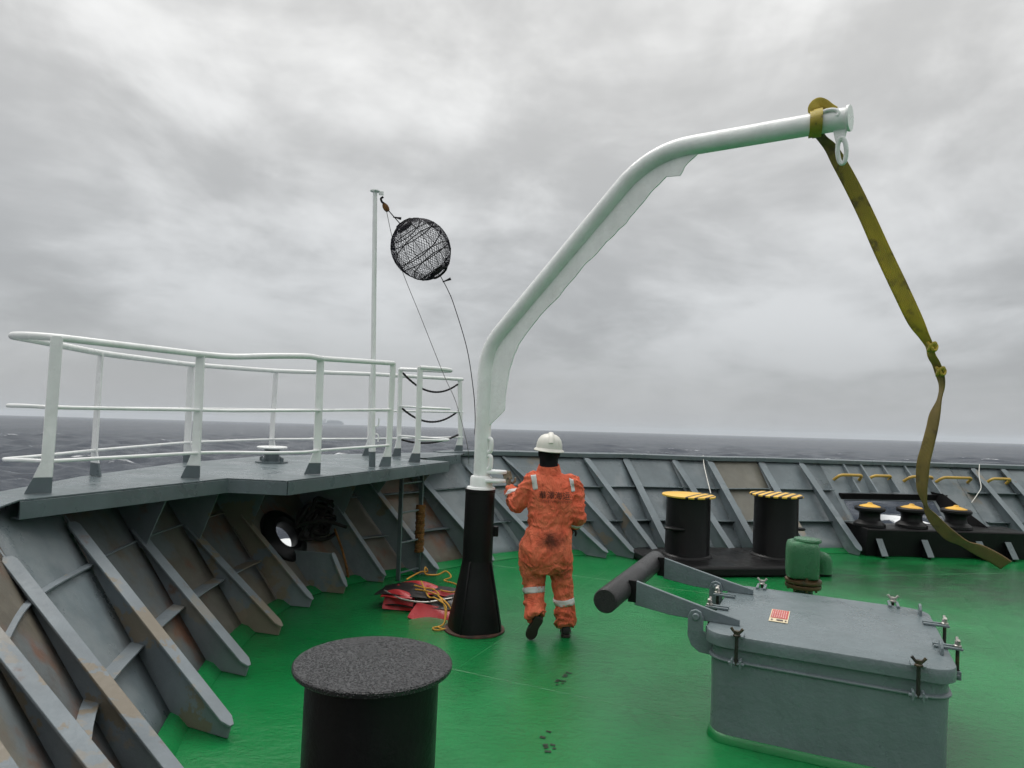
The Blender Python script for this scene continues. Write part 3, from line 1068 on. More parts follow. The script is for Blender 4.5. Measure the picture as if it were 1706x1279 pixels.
def railing(name, base, label, keys, dirs, paths):
    T = Thing(name, base, label, 'railing')
    for k, hdg in zip(keys, dirs):
        (x, y), (tx, tz), _ = posts[k]
        b, t_ = Vc((x, y, PZ)), Vc((tx, y, tz))
        u = hd(hdg)                        # flat bar lies along this heading, foot spreads along it
        lat = Vc((u.y, -u.x, 0))
        ax = (t_ - b).normalized()
        w_, th_k = .068, .015
        L = (t_ - b).length
        sh = [(w_ / 2, .10), (w_ / 2, L), (w_ * .32, L + .012), (-w_ * .32, L + .012), (-w_ / 2, L), (-w_ / 2, .20), (-w_ / 2 - .035, .10)]
        po = T.part('post', MB().prism([b + u * s + ax * z - lat * th_k / 2 for s, z in sh], lat * th_k), 'white_paint', bevel=.003)
        ft = [(w_ / 2, 0), (w_ / 2, .10), (-w_ / 2 - .035, .10), (-w_ / 2 - .075, 0)]
        T.part('post_foot', MB().prism([b + u * s + ax * (z + (.0 if z else .002)) - lat * th_k / 2 for s, z in ft], lat * th_k), 'grey_paint', bevel=.002, parent=po)
    for nm, pts, r in paths:
        T.part(nm, MB().tube(pts, r, 12), 'white_paint', smooth=50)
    return T


def rail_path(keys, f, bow=None):
    return [post_at(k, f) for k in keys]


paths = []
for nm, f, r, ue in (('top_rail', 1.0, .024, Vc((-2.86, 3.93, 2.235))), ('mid_rail', .55, .0125, Vc((-2.93, 3.92, 1.83))), ('bottom_rail', .205, .0125, Vc((-2.95, 3.88, 1.53)))):
    inner_p = [post_at(k, f) for k in ('I4', 'I3', 'I2', 'I1')]
    outer_p = [post_at(k, f) for k in ('O1', 'O2', 'O3', 'O4', 'O5')]
    # the inner run follows the kink of the platform edge
    kink = post_at('I3', f).lerp(post_at('I2', f), .45) + Vc((.187, -.11, 0))
    k2 = post_at('I2', f) + Vc((.165, .20, 0))
    i1 = inner_p[-1]
    uin = Vc((-3.041, 4.418, i1.z + .004))
    uout = Vc((-3.184, 4.737, i1.z - .006))
    mid = [inner_p[0], inner_p[1], inner_p[1] + Vc((-.02, -.28, 0)), kink + Vc((-.11, -.03, 0)), k2, inner_p[2], i1, uin, Vc((-3.162, 4.429, i1.z)), uout]
    run = fillet(mid, .12, 6)
    run = run[:-1]
    o_end = outer_p[-1] + (outer_p[-1] - outer_p[-2]).normalized() * .06
    out_run = fillet([uout] + outer_p[:-1] + [outer_p[-1], o_end], .25, 6)
    paths.append((nm, run + out_run, r))
railing('railing', (-2.2, 6.8, PZ), 'long white pipe railing round the bow platform with flat bar posts',
        ('I1', 'I2', 'I3', 'I4', 'O1', 'O2', 'O3', 'O4', 'O5'), (55, 85, 60, 45, -60, -80, -60, 40, 60), paths)
paths = []
for nm, f, r in (('top_rail', 1.0, .024), ('mid_rail', .575, .0125), ('bottom_rail', .235, .0125)):
    a, b = post_at('I5', f), post_at('Q', f)
    e1 = a + Vc((.30, .155, 0))
    e2 = a + Vc((.33, .50, 0))
    paths.append((nm, fillet([a, e1, e2, b], .16, 6), r))
railing('gate_railing', (-1.1, 8.3, PZ), 'short white looped railing at the head of the ladder', ('I5', 'Q'), (60, 40), paths)

# black chains across the opening
for n_, (f, z1, dip, lab) in enumerate(((.96, .93, .17, 'topmost of three black chains hung across the platform gate'),
                                        (.55, .56, .16, 'middle of three black chains hung across the platform gate'),
                                        (.19, .24, .075, 'lowest of three black chains hung across the platform gate'))):
    a, b = post_at('Q', f) + Vc((.03, .03, 0)), post_at('O5', z1) + Vc((-.03, -.02, 0))
    pts = [a.lerp(b, k / 40) - UP * (4 * dip * (k / 40) * (1 - k / 40)) for k in range(41)]
    rads = [.0115 + .0035 * (k % 2) for k in range(41)]
    ch = link('chain', MB().tube(pts, rads, 8).mesh('chain', a), 'rope_dark', loc=a)
    tag(ch, lab, 'chain', 'chains across the platform gate')

# mushroom vent on the platform
VT = Thing('platform_vent', (-2.424, 7.271, PZ), 'small squat grey vent with flat white lid standing on the platform', 'vent')
v0 = Vc((-2.424, 7.271, PZ))
VT.part('body', MB().lathe(v0, [(.075, 0), (.075, .14)], 24), 'grey_paint')
VT.part('lid', MB().lathe(v0, [(.145, .142), (.15, .147), (.15, .158), (.145, .162), (0, .165)], 28), 'white_paint')
VT.part('flange', MB().lathe(v0, [(.16, .001), (.16, .012), (.155, .015), (.06, .015)], 28), 'grey_paint')
for a in (20, 110, 200, 290):
    c = v0 + hd(a) * .125
    VT.part('bolt_lug', MB().lathe(c, [(.02, .012), (.02, .045), (.012, .055), (0, .057)], 10), 'grey_paint')

# ------------------------------------------------------------------ jackstaff
JB, JT = Vc((-1.396, 7.282, PZ)), Vc((-1.505, 7.282, 4.142))
JS = Thing('jackstaff', JB, 'slim white jackstaff rising from the bow platform behind the railing', 'mast')
ax = (JT - JB).normalized()
JS.part('socket', MB().tube([JB, JB + ax * .15], .034, 20), 'grey_paint')
JS.part('socket_collar', MB().tube([JB + ax * .15, JB + ax * .20], .036, 20), 'white_paint', bevel=.006)
JS.part('pole', MB().tube([JB + ax * .17, JB + ax * .75, JT], [.029, .027, .0225], 20), 'white_paint')
JS.part('truck', MB().lathe(JT, [(.05, 0), (.052, .004), (.05, .012), (0, .014)], 20), 'white_paint')
JS.part('eye_plate', MB().box(JT + Vc((.065, 0, -.012)), (.05, .012, .045)), 'white_paint', bevel=.004)
for dz, sg in ((.42, 1), (.33, -1)):
    b0 = JB + ax * dz
    pts = [b0 + Vc((.02, -.005, 0)), b0 + Vc((.05, -.01, -.004 * sg)), b0 + Vc((.062, -.012, .012 * sg)), b0 + Vc((.065, -.012, .04 * sg)), b0 + Vc((.062, -.012, .075 * sg))]
    JS.part('cleat_horn', MB().tube(catmull(pts, 5), .007, 8), 'white_paint')

# halyard, block and anchor ball
HL = Thing('halyard', (-1.4, 7.3, 4.0), 'thin grey halyard line running from the jackstaff block', 'rope')
blk = Vc((-1.39, 7.304, 3.988))
HL.part('line', MB().tube(catmull([blk, (-1.311, 7.359, 3.665), (-1.188, 7.359, 3.322), (-.99, 7.359, 2.888), (-.711, 7.359, 2.271), (-.573, 7.359, 1.994), (-.44, 7.381, 1.564), (-.424, 7.602, 1.344)], 6), .0034, 6), 'wire')
HL.part('line', MB().tube(catmull([blk, (-1.322, 7.315, 3.917), (-1.234, 7.326, 3.826)], 4), .0055, 6), 'rope_dark')
HL.part('line', MB().tube(catmull([(-.797, 7.337, 3.308), (-.705, 7.326, 3.151), (-.632, 7.326, 2.989), (-.483, 7.326, 2.558), (-.397, 7.304, 2.137), (-.365, 7.271, 1.878), (-.353, 7.161, 1.675)], 6), .0046, 6), 'rope_dark')
HL.part('block', MB().lathe(blk, [(0, -.052), (.022, -.042), (.030, -.015), (.030, .015), (.02, .042), (0, .05)], 16, (-.5, 0, .8), (1, .65)), 'rope_brown')
HL.part('shackle', MB().tube(catmull([blk + Vc((-.02, 0, .04)), blk + Vc((-.045, .01, .06)), blk + Vc((-.055, 0, .09)), blk + Vc((-.03, 0, .11))], 4), .012, 8), 'rope_dark')
for c, dr in ((Vc((-1.311, 7.315, 3.894)), Vc((.083, 0, -.013))), (Vc((-.766, 7.332, 3.239)), Vc((.083, .0, .038)))):
    HL.part('toggle', MB().tube([c, c + dr * .5, c + dr], [.006, .009, .016], 8), 'rope_dark')


def build_ball():
    c = Vc((-1.01, 7.359, 3.577))
    ax = Vc((.62, 0, -.784)).normalized()
    rad = .305
    B = Thing('anchor_ball', c, 'black netted ball shape hoisted beside the white jackstaff', 'ball')
    x = Vc((0, 1, 0))
    y = ax.cross(x).normalized()

    def pt(lat_, lon, rr=rad):
        nsides = 11
        a = (lon % (2 * math.pi)) / (2 * math.pi) * nsides
        fr = a - math.floor(a)
        poly = math.cos(math.pi / nsides) / math.cos((fr - .5) * 2 * math.pi / nsides)
        lat2 = lat_
        r_ = rr * math.cos(lat2) * poly
        return c + ax * (rr * 1.09 * math.sin(lat2)) + x * (r_ * math.cos(lon)) + y * (r_ * math.sin(lon))
    net = MB()
    nl, nm = 60, 34
    lat_of = lambda j: R(-74) + R(148) * j / nm
    for sgn in (1, -1):
        for k in range(nl):
            pts = [pt(lat_of(j), 2 * math.pi * (k + sgn * j * .5) / nl) for j in range(nm + 1)]
            net.tube(pts, .0021, 3, cap=False)
    B.part('net', net, 'net', smooth=0)['kind'] = 'stuff'
    for j, la in enumerate((-74, -52, -30, -8, 14, 36, 56, 74)):
        sk = .10 if j % 2 else -.10
        pts = [pt(R(la) + sk * math.cos(2 * math.pi * k / 44 + .6), 2 * math.pi * k / 44, rad * 1.005) for k in range(45)]
        B.part('hoop', MB().tube(pts, .0052 if abs(la) < 70 else .012, 6, cap=False), 'rope_dark')
    for k in range(11):
        lon = 2 * math.pi * k / 11
        B.part('seam', MB().tube([pt(R(-76 + 152 * j / 20), lon, rad * 1.0) for j in range(21)], .0032, 5), 'rope_dark')
    for sg in (-1, 1):
        B.part('end_cap', MB().lathe(c + ax * (rad * 1.0 * sg), [(0, .01 * sg), (.05, .0), (.09, -.02 * sg)], 16, ax), 'rope_dark')


build_ball()

# ------------------------------------------------------------------ ladder
la0, la1 = Vc((-1.17, 7.92, .0)), Vc((-1.165, 7.79, 1.30))
lb0, lb1 = Vc((-.985, 8.22, .0)), Vc((-.985, 8.12, 1.30))
LD = Thing('ladder', (la0 + lb0) / 2, 'grey steel ladder leading from the deck to the platform gate', 'ladder')
for a, b in ((la0, la1), (lb0, lb1)):
    ax = (b - a).normalized()
    lat = (lb0 - la0).normalized()
    f_ = ax.cross(lat).normalized()
    LD.part('stile', MB().box((a + b) / 2, (.055, .018, (b - a).length), (f_, lat, ax)), 'grey_paint', bevel=.004)
for t_ in (.06, .32, .58, .83):
    LD.part('rung', MB().tube([la0.lerp(la1, t_), lb0.lerp(lb1, t_)], .011, 10), 'grey_paint')
# brown cordage served round the right stile
mb = MB()
pts = []
nt = 34
for k in range(nt * 12 + 1):
    a = 2 * math.pi * k / 12
    t_ = .20 + .42 * k / (nt * 12)
    c = lb0.lerp(lb1, t_)
    wob = .004 * math.sin(k * .37) + .003 * math.sin(k * 1.13)
    pts.append(c + Vc((math.cos(a) * (.044 + wob), math.sin(a) * (.034 + wob), 0)))
mb.tube(pts, .0105, 6)
rp = link('rope_wrap', mb.mesh('rope_wrap', lb0, 60), 'rope_brown', loc=lb0)
tag(rp, 'frayed brown rope wound tightly round the right stile of the ladder', 'rope')

# ------------------------------------------------------------------ davit
DV0 = Vc((-.24, 6.3, 0))
DVD = hd(128)
DV = Thing('davit', DV0, 'white bent pipe davit arm on a flared black pedestal', 'davit')


def dv(s, z, lat=0.0):
    return DV0 + DVD * s + UP * z + Vc((DVD.y, -DVD.x, 0)) * lat


DV.part('pedestal', MB().lathe(DV0, [(.135, .012), (.132, .6), (.130, 1.20), (.134, 1.205), (.134, 1.232), (.10, 1.235)], 40), 'black_paint')
for a in (25, 115, 205, 295):
    d = hd(a)
    lat = Vc((d.y, -d.x, 0))
    poly = [(.125, .012), (.255, .012), (.255, .06), (.145, .60), (.125, .62)]
    DV.part('gusset', MB().prism([DV0 + d * s + UP * z - lat * .008 for s, z in poly], lat * .016), 'black_paint', bevel=.004)
# sheet skirt between the gussets makes the flared foot
rings = []
for z, r in ((.014, .250), (.06, .247), (.35, .185), (.56, .138), (.62, .131)):
    ring = []
    for k in range(40):
        a = 2 * math.pi * k / 40
        sq = 1 - .05 * (math.cos(4 * (a - R(25))) - 1) * -1 * min(1, (r - .13) / .1)
        ring.append(DV0 + Vc((math.sin(a) * r * sq, math.cos(a) * r * sq, z)))
    rings.append(ring)
DV.part('skirt', MB().loft(rings, False), 'black_paint')
paint('rust_ring', (.075, .030, .018), .7, .35, [((.02, .015, .012), 12, .45, .6, .8, 2.0)], ((50, .3),))
DV.part('base_ring', MB().lathe(DV0, [(.268, .003), (.266, .014), (.245, .020), (.2, .020)], 44), 'rust_ring')
axis = [(.006, 1.20), (.0, 2.05), (.006, 2.475), (1.56, 3.95), (2.955, 3.905)]
arm_pts = fillet([dv(s, z) for s, z in axis], [.2, .27, .33], 14)
pr_ = [.072 - .006 * min(1, i / len(arm_pts)) for i in range(len(arm_pts))]
DV.part('arm_pipe', MB().tube(arm_pts, .0705, 28), 'white_davit', smooth=60)
DV.part('swivel_collar', MB().lathe(DV0 + Vc((.005, 0, 0)), [(.128, 1.234), (.122, 1.25), (.10, 1.255), (.098, 1.33), (.09, 1.345), (.07, 1.35)], 36), 'white_paint')
# stop plates on the collar
for z, a, L in ((1.375, 95, .20), (1.30, 110, .24)):
    d = hd(a)
    c = DV0 + d * .06 + UP * z
    DV.part('stop_plate', MB().lathe(c + d * .07, [(.095, 0), (.1, .006), (.1, .022), (.095, .028)], 28, None, (1, .8)), 'white_paint', bevel=.003)
# fin plate under the bends
fin = [(.045, 1.77), (.095, 1.816), (.237, 1.937), (.237, 2.073), (.271, 2.292), (.358, 2.504), (.462, 2.625), (.586, 2.758), (.752, 2.89), (.836, 2.983), (.975, 3.115), (1.057, 3.18),
       (1.127, 3.246), (1.362, 3.433), (1.599, 3.669), (1.689, 3.741), (1.801, 3.727), (1.832, 3.789), (1.936, 3.868)]
fin_f = []
for a, b in zip(fin[:-1], fin[1:]):
    n_ = max(1, int(math.hypot(b[0] - a[0], b[1] - a[1]) / .03))
    for k in range(n_):
        t_ = k / n_
        s, z = a[0] + (b[0] - a[0]) * t_, a[1] + (b[1] - a[1]) * t_
        j = .006 * noise.noise(Vc((s * 11, z * 11, 1))) * (1 if s > .3 else .1)
        fin_f.append((s + j, z - j))
fin_f.append(fin[-1])
back = [(s + 0, z) for s, z in [(1.60, 3.90), (1.45, 3.82), (1.2, 3.60), (.8, 3.215), (.4, 2.83), (.15, 2.60), (.04, 2.46), (.012, 2.3), (.012, 1.74)]]
DV.part('fin_plate', MB().prism([dv(s, z, -.006) for s, z in fin_f + back], Vc((DVD.y, -DVD.x, 0)) * .012), 'white_davit', smooth=20)
e0, e1 = dv(2.948, 3.9055), dv(2.966, 3.905)
DV.part('end_cap', MB().tube([e0, e1], .083, 32), 'white_davit', bevel=.003)
# padeyes and hanging link near the tip
lat = Vc((DVD.y, -DVD.x, 0))
pe = [dv(2.845 + .055 * math.cos(a) * 1.15, 3.925 + .034 * math.sin(a) + 0, .066) for a in np.linspace(R(-30), R(210), 14)]
DV.part('side_eye', MB().tube(pe, .0125, 10), 'white_davit')
lk = dv(2.90, 3.84)
poly = [dv(2.86, 3.85), dv(2.95, 3.85), dv(2.93, 3.76), dv(2.88, 3.76)]
DV.part('padeye', MB().prism([p - lat * .01 for p in poly], lat * .02), 'white_davit', bevel=.004)
ring = [dv(2.918 + .026 * math.cos(a), 3.70 + .078 * math.sin(a), .0) + lat * (.02 * math.sin(a)) for a in np.linspace(0, 2 * math.pi, 25)]
DV.part('hanging_link', MB().tube(ring, .0145, 10, cap=False), 'white_davit')
DV.part('link_pin', MB().tube([dv(2.918, 3.775, -.03), dv(2.918, 3.775, .03)], .012, 10), 'white_davit')
# rope cleats on the upright
for z, s in ((1.62, .085), (1.47, .088)):
    pts = [dv(s - .02, z - .06), dv(s + .012, z - .05), dv(s + .02, z), dv(s + .016, z + .05), dv(s - .01, z + .06)]
    DV.part('cleat', MB().tube(catmull(pts, 5), [.010] * 3 + [.018] * 15 + [.012] * 3, 10) if False else MB().tube(catmull(pts, 5), .019, 10), 'white_paint')
DV.part('side_bracket', MB().box(DV0 + Vc((.15, .03, .86)), (.05, .05, .09)), 'black_paint', bevel=.008)

# ------------------------------------------------------------------ lifting strap
STRAP = [(1.925, 4.605, 3.88, .075), (1.985, 4.622, 3.822, .055), (2.043, 4.63, 3.766, .086), (2.097, 4.63, 3.68, .106), (2.192, 4.63, 3.515, .114), (2.297, 4.63, 3.311, .118), (2.401, 4.63, 3.092, .126), (2.526, 4.63, 2.843, .129), (2.625, 4.63, 2.649, .118), (2.69, 4.63, 2.541, .071), (2.734, 4.642, 2.48, .047), (2.759, 4.655, 2.419, .051), (2.795, 4.667, 2.366, .055), (2.828, 4.68, 2.304, .056), (2.853, 4.692, 2.226, .064), (2.847, 4.705, 2.138, .056), (2.825, 4.718, 2.034, .088), (2.814, 4.73, 1.933, .096), (2.796, 4.742, 1.823, .104), (2.777, 4.755, 1.71, .113), (2.779, 4.768, 1.608, .105), (2.788, 4.78, 1.515, .081), (2.818, 4.792, 1.426, .057), (2.867, 4.805, 1.354, .09), (2.937, 4.818, 1.282, .114), (3.019, 4.83, 1.215, .123), (3.118, 4.843, 1.168, .082), (3.213, 4.855, 1.133, .123), (3.333, 4.868, 1.079, .132), (3.428, 4.88, 1.027, .132)]


def ribbon(path, width, fulls, name, thick=.007, nseg=6):
    """flat webbing: visible width narrower than the full width means the band is turned edge-on or folded"""
    pts = catmull([Vc(p) for p in path], nseg)
    n = len(pts)
    wv = [Vc((w, 0, 0)) for w in width]
    ws = [v.x for v in catmull(wv, nseg)]
    verts, faces, uvs = [], [], []
    M = 7
    view = Vc((0, 0, 1.95))
    for i, p in enumerate(pts):
        t_ = (pts[min(i + 1, n - 1)] - pts[max(i - 1, 0)]).normalized()
        vd = (p - view).normalized()
        sx = t_.cross(Vc((.45, .89, 0))).normalized()
        dp = t_.cross(sx).normalized()
        w = ws[i]
        full = fulls
        ang = math.acos(max(-1, min(1, abs(w) / full)))
        for k in range(M):
            a = (k / (M - 1) - .5) * 2
            cup = .18 * (1 - a * a) * (full - w) * math.sin(i * .31 + 1)
            verts.append(p + sx * (a * w / 2) + dp * (a * full / 2 * math.sin(ang) * .6 + cup))
            uvs.append((k / (M - 1), i / (n - 1)))
    for i in range(n - 1):
        for k in range(M - 1):
            q = i * M + k
            faces.append((q, q + 1, q + M + 1, q + M))
    me = bpy.data.meshes.new(name)
    o0 = pts[0]
    me.from_pydata([tuple(v - o0) for v in verts], [], faces)
    ul = me.uv_layers.new(name='uv')
    for lp in me.loops:
        ul.data[lp.index].uv = uvs[lp.vertex_index]
    for p in me.polygons:
        p.use_smooth = True
    return me, o0


ST = Thing('lifting_strap', dv(2.62, 3.9), 'dirty yellow webbing lifting strap knotted and dangling from the davit tip', 'strap')
me, o0 = ribbon([p[:3] for p in STRAP], [p[3] * (.78 if k < 15 else .66) * (.55 if k in (14, 15, 22) else 1) for k, p in enumerate(STRAP)], .10, 'web')
wo = link('web', me, 'strap_web', ST.o, loc=o0 - ST.base)
sm = wo.modifiers.new('thick', 'SOLIDIFY')
sm.thickness = .006
# turns round the arm
for s0, wd_, ro in ((2.735, .050, .0755), (2.762, .055, .081)):
    ringp = []
    me = MB()
    rings = []
    for k in range(41):
        a = 2 * math.pi * k / 40
        rr = ro + .004 * math.sin(3 * a + s0)
        sk = .03 * math.sin(a)
        cz = 3.917
        u_ = UP * math.cos(a) + lat * math.sin(a)
        rings.append([dv(s0 - wd_ / 2 + sk, cz) + u_ * rr, dv(s0 + wd_ / 2 + sk, cz) + u_ * (rr + .002), dv(s0 + wd_ / 2 + sk, cz) + u_ * (rr + .010), dv(s0 - wd_ / 2 + sk, cz) + u_ * (rr + .009)])
    me.loft(rings, False)
    uvm = me.mesh('wrap', ST.base, 50)
    uvm.uv_layers.new(name='uv')
    link('wrap', uvm, 'strap_yellow', ST.o)
# loose bight standing on top of the arm
bt = [dv(2.73, 3.99), dv(2.74, 4.02, .01), dv(2.765, 4.045, .0), dv(2.80, 4.035, -.01), dv(2.84, 4.0, -.015), dv(2.87, 3.978, -.02)]
me, o0 = ribbon(bt, [.05, .07, .075, .06, .05, .045], .078, 'bight')
bo = link('bight', me, 'strap_yellow', ST.o, loc=o0 - ST.base)
bo.modifiers.new('thick', 'SOLIDIFY').thickness = .006
# two knots
for (kx, ky, kz), rr in (((2.737, 4.62, 2.47), .022), ((2.82, 4.66, 2.315), .021)):
    pts = []
    for k in range(49):
        a = 2 * math.pi * k / 24
        pts.append(Vc((kx, ky, kz)) + Vc((math.cos(a) * rr * (1 + .25 * math.cos(a * 1.5)), math.sin(a) * rr * .8, math.sin(a * 1.5 + .5) * rr * 1.15)))
    km = MB().tube(pts, [(.014, .009)] * 49, 8).mesh('knot', ST.base, 60)
    km.uv_layers.new(name='uv')
    link('knot', km, 'strap_yellow', ST.o)

# ------------------------------------------------------------------ bollards
def bollard_parts(T, c, z0, top_z, r, rc, capmat):
    c = Vc(c)
    T.part('barrel', MB().lathe(c, [(r * 1.03, z0), (r, z0 + .04), (r, top_z - .03)], 56), 'black_paint')
    T.part('weld_bead', MB().lathe(c, [(r * 1.0, z0 - .002), (r * 1.06, z0 - .002), (r * 1.05, z0 + .016), (r, z0 + .03)], 56), 'black_paint')
    T.part('cap', MB().lathe(c, [(r * .9, top_z - .028), (rc - .004, top_z - .026), (rc, top_z - .02), (rc, top_z - .006), (rc - .006, top_z), (0, top_z + .004)], 64), capmat)


FB = Thing('foreground_bollard', (-.54, 3.065, 0), 'big black mooring bollard in the foreground with rain beaded flat cap', 'bollard')
bollard_parts(FB, (-.54, 3.065, 0), .10, .85, .28, .335, 'black_wet')
FB.part('foundation', MB().box((-.50, 2.6, .05), (.95, 2.2, .10)), 'black_paint', bevel=.02)

re_ = [(-.98, 2.78, .03), (-.93, 2.84, .06), (-.87, 2.86, .115), (-.84, 2.80, .125), (-.80, 2.70, .12), (-.82, 2.58, .12)]
ro_ = link('rope_end', MB().tube(catmull(re_, 6), .022, 10).mesh('rope_end', re_[0], 60), 'rope_brown', loc=re_[0])
tag(ro_, 'short brown rope end lying at the foot of the foreground bollard', 'rope')

d_bb = Vc((1.25, .25, 0)).normalized()
n_bb = Vc((-d_bb.y, d_bb.x, 0))
B1, B2 = Vc((2.385, 9.36, 0)), Vc((3.63, 9.60, 0))
BB = Thing('bollard_pair', (3.0, 9.45, 0), 'pair of black bollards with yellow hazard caps on one black foundation', 'bollards')
fc = (B1 + B2) / 2 - d_bb * .06 - n_bb * .06
pts = []
for sx, sy in ((-1, -1), (1, -1), (1, 1), (-1, 1)):
    for k in range(5):
        a = math.atan2(sy, sx) - R(45) + R(90) * k / 4
        pts.append(fc + d_bb * (sx * (1.16 - .16) + math.cos(a) * .16) + n_bb * (sy * (.62 - .16) + math.sin(a) * .16))
BB.part('foundation', MB().prism([p + UP * .002 for p in pts], UP * .128), 'black_paint', bevel=.03)
for c, cm, zt in ((B1, 'hazard_part', .925), (B2, 'hazard_full', .955)):
    T2 = Thing.__new__(Thing)
    bl = BB.part('barrel', MB().lathe(c, [(.30, .13), (.287, .16), (.283, zt - .03)], 56), 'black_paint')
    BB.part('weld_bead', MB().lathe(c, [(.285, .128), (.325, .128), (.318, .146), (.29, .165)], 56), 'black_paint', parent=bl)
    capo = link('cap', MB().lathe((0, 0, 0), [(.26, -.028), (.338, -.026), (.344, -.02), (.344, -.004), (.338, 0), (0, .004)], 64).mesh('cap'), cm, BB.o, loc=c + UP * zt - BB.base)
    capo.rotation_euler.z = R(4)
# horn bars through the barrels
h1 = B1 + Vc((-.33, -.13, .47))
hx = Vc((.94, -.33, -.05)).normalized()
BB.part('horn_bar', MB().lathe(B1 + Vc((-.19, -.20, .50)), [(0, -.018), (.145, -.018), (.165, -.006), (.165, .006), (.145, .018), (0, .018)], 28, (.05, 0, 1), (1, .5)), 'black_paint')
BB.part('horn_bar', MB().lathe(B2 + Vc((.30, -.02, .50)), [(0, -.018), (.08, -.018), (.095, -.006), (.095, .006), (.08, .018), (0, .018)], 28, (0, 0, 1), (1, .6)), 'black_paint')

# thin white lines hanging by the rail
for pts, lab in ((((3.12, 11.42, 1.33), (3.0, 10.9, 1.20), (2.84, 10.1, 1.03), (2.72, 9.52, .935)), 'thin white line hanging from the rail to the left hazard capped bollard'),
                 (((8.15, 12.30, 1.33), (7.95, 12.0, 1.15), (7.72, 11.6, 1.0), (7.4, 11.2, .92), (7.08, 10.85, .82)), 'thin white line hanging from the rail to the rightmost roller')):
    pp = catmull(pts, 8)
    o = link('hanging_line', MB().tube(pp, .006, 6).mesh('hanging_line', pp[0]), 'white_line', loc=pp[0])
    tag(o, lab, 'rope')

# ------------------------------------------------------------------ roller fairlead bench
RF = Thing('roller_fairlead', (6.2, 10.6, 0), 'low black roller fairlead bench with three yellow topped rollers', 'fairlead')
a0, a1 = Vc((5.34, 10.52, 0)), Vc((7.92, 10.76, 0))
td = (a1 - a0).normalized()
nd = Vc((-td.y, td.x, 0))
L = (a1 - a0).length
sec = [(.04, .002), (.0, .385), (.01, .405), (.52, .415), (.60, .40), (.60, .002)]
RF.part('bench', MB().loft([[a0 + nd * s + UP * z for s, z in sec], [a1 + nd * s + UP * z for s, z in sec]]), 'black_paint', bevel=.008, smooth=25)
for fr in (.07, .345, .68, .86):
    p = a0 + td * (L * fr)
    poly = [p - nd * .14 + UP * .004, p - nd * .15 + UP * .03, p + nd * .01 + UP * .26, p + nd * .04 + UP * .004]
    b_ = RF.part('bracket', MB().prism([q - td * .008 for q in poly], td * .016), 'black_paint', bevel=.003)
    e0, e1 = poly[1], poly[2]
    al = (e1 - e0).normalized()
    nn = td.cross(al)
    if nn.dot(nd) > 0:
        nn = -nn
    RF.part('bracket_flat', MB().prism([e0 + td * .05, e1 + td * .05, e1 - td * .05, e0 - td * .05], nn * .012), 'grey_paint', bevel=.003, parent=b_)
for fr in (.075, .335, .615):
    c = a0 + td * (L * fr) + nd * .27 + UP * .40
    ro = RF.part('roller', MB().lathe(c, [(.215, .0), (.225, .015), (.22, .05), (.19, .075), (.155, .10), (.145, .14), (.147, .20), (.165, .225), (.205, .24), (.215, .255), (.212, .285), (.195, .30), (.15, .302)], 44), 'black_paint')
    RF.part('roller_cap', MB().lathe(c, [(.15, .296), (.148, .308), (.10, .325), (.045, .34), (.03, .36), (0, .365)], 32), 'yellow_paint', parent=ro)

# yellow grab handles on the upper plating
def handle(u0, u1, z0, lab):
    pa, pb = plate(u0, (z0 - .09) / RAIL_Z), plate(u1, (z0 - .09) / RAIL_Z)
    dd = hd(-22) * -1
    qa, qb = plate(u0 + .012, z0 / RAIL_Z) + dd * .17, plate(u1 - .012, z0 / RAIL_Z) + dd * .17
    pts = fillet([pa, qa, qb, pb], .10, 7)
    o = link('grab_handle', MB().tube(pts, .024, 12).mesh('grab_handle', pa), 'yellow_handle', loc=pa)
    tag(o, lab, 'handle', 'yellow grab handles on the bulwark')


for x0, x1, lab in ((5.352, 5.818, 'leftmost yellow grab handle on the bulwark above the rollers'), (5.957, 6.363, 'second yellow grab handle from the left above the rollers'),
                    (6.66, 7.16, 'yellow grab handle on the bulwark behind the dangling strap'), (7.29, 7.91, 'widest yellow grab handle just right of the dangling strap'),
                    (8.28, 8.68, 'rightmost yellow grab handle at the edge of the picture')):
    handle(u_of_x(x0, 1.04), u_of_x(x1, 1.04), 1.10, lab)

# ------------------------------------------------------------------ air pipe head
AV0 = Vc((2.64, 6.3, 0))
AV = Thing('air_pipe_head', AV0, 'green rounded air vent head on a flanged pipe behind the hatch', 'vent')
AV.part('pipe', MB().tube([AV0, AV0 + UP * .47], .082, 24), 'green_dark')
AV.part('lower_flange', MB().lathe(AV0, [(.10, .485), (.148, .49), (.152, .505), (.148, .522), (.10, .524)], 32), 'bronze')
AV.part('upper_flange', MB().lathe(AV0, [(.10, .530), (.150, .533), (.154, .548), (.150, .562), (.10, .58)], 32), 'bronze')
for k in range(8):
    c = AV0 + hd(k * 45 + 10) * .125
    AV.part('flange_bolt', MB().tube([c + UP * .47, c + UP * .595], .011, 8), 'bronze')


def rrect(c, hx, hy, r, z, n=5, rot=0.0):
    out = []
    for sx, sy in ((1, 1), (-1, 1), (-1, -1), (1, -1)):
        for k in range(n + 1):
            a = math.atan2(sy, sx) - R(45) + R(90) * k / n
            x, y = sx * (hx - r) + math.cos(a) * r, sy * (hy - r) + math.sin(a) * r
            out.append(Vc(c) + Vc((x * math.cos(rot) - y * math.sin(rot), x * math.sin(rot) + y * math.cos(rot), z)))
    return out


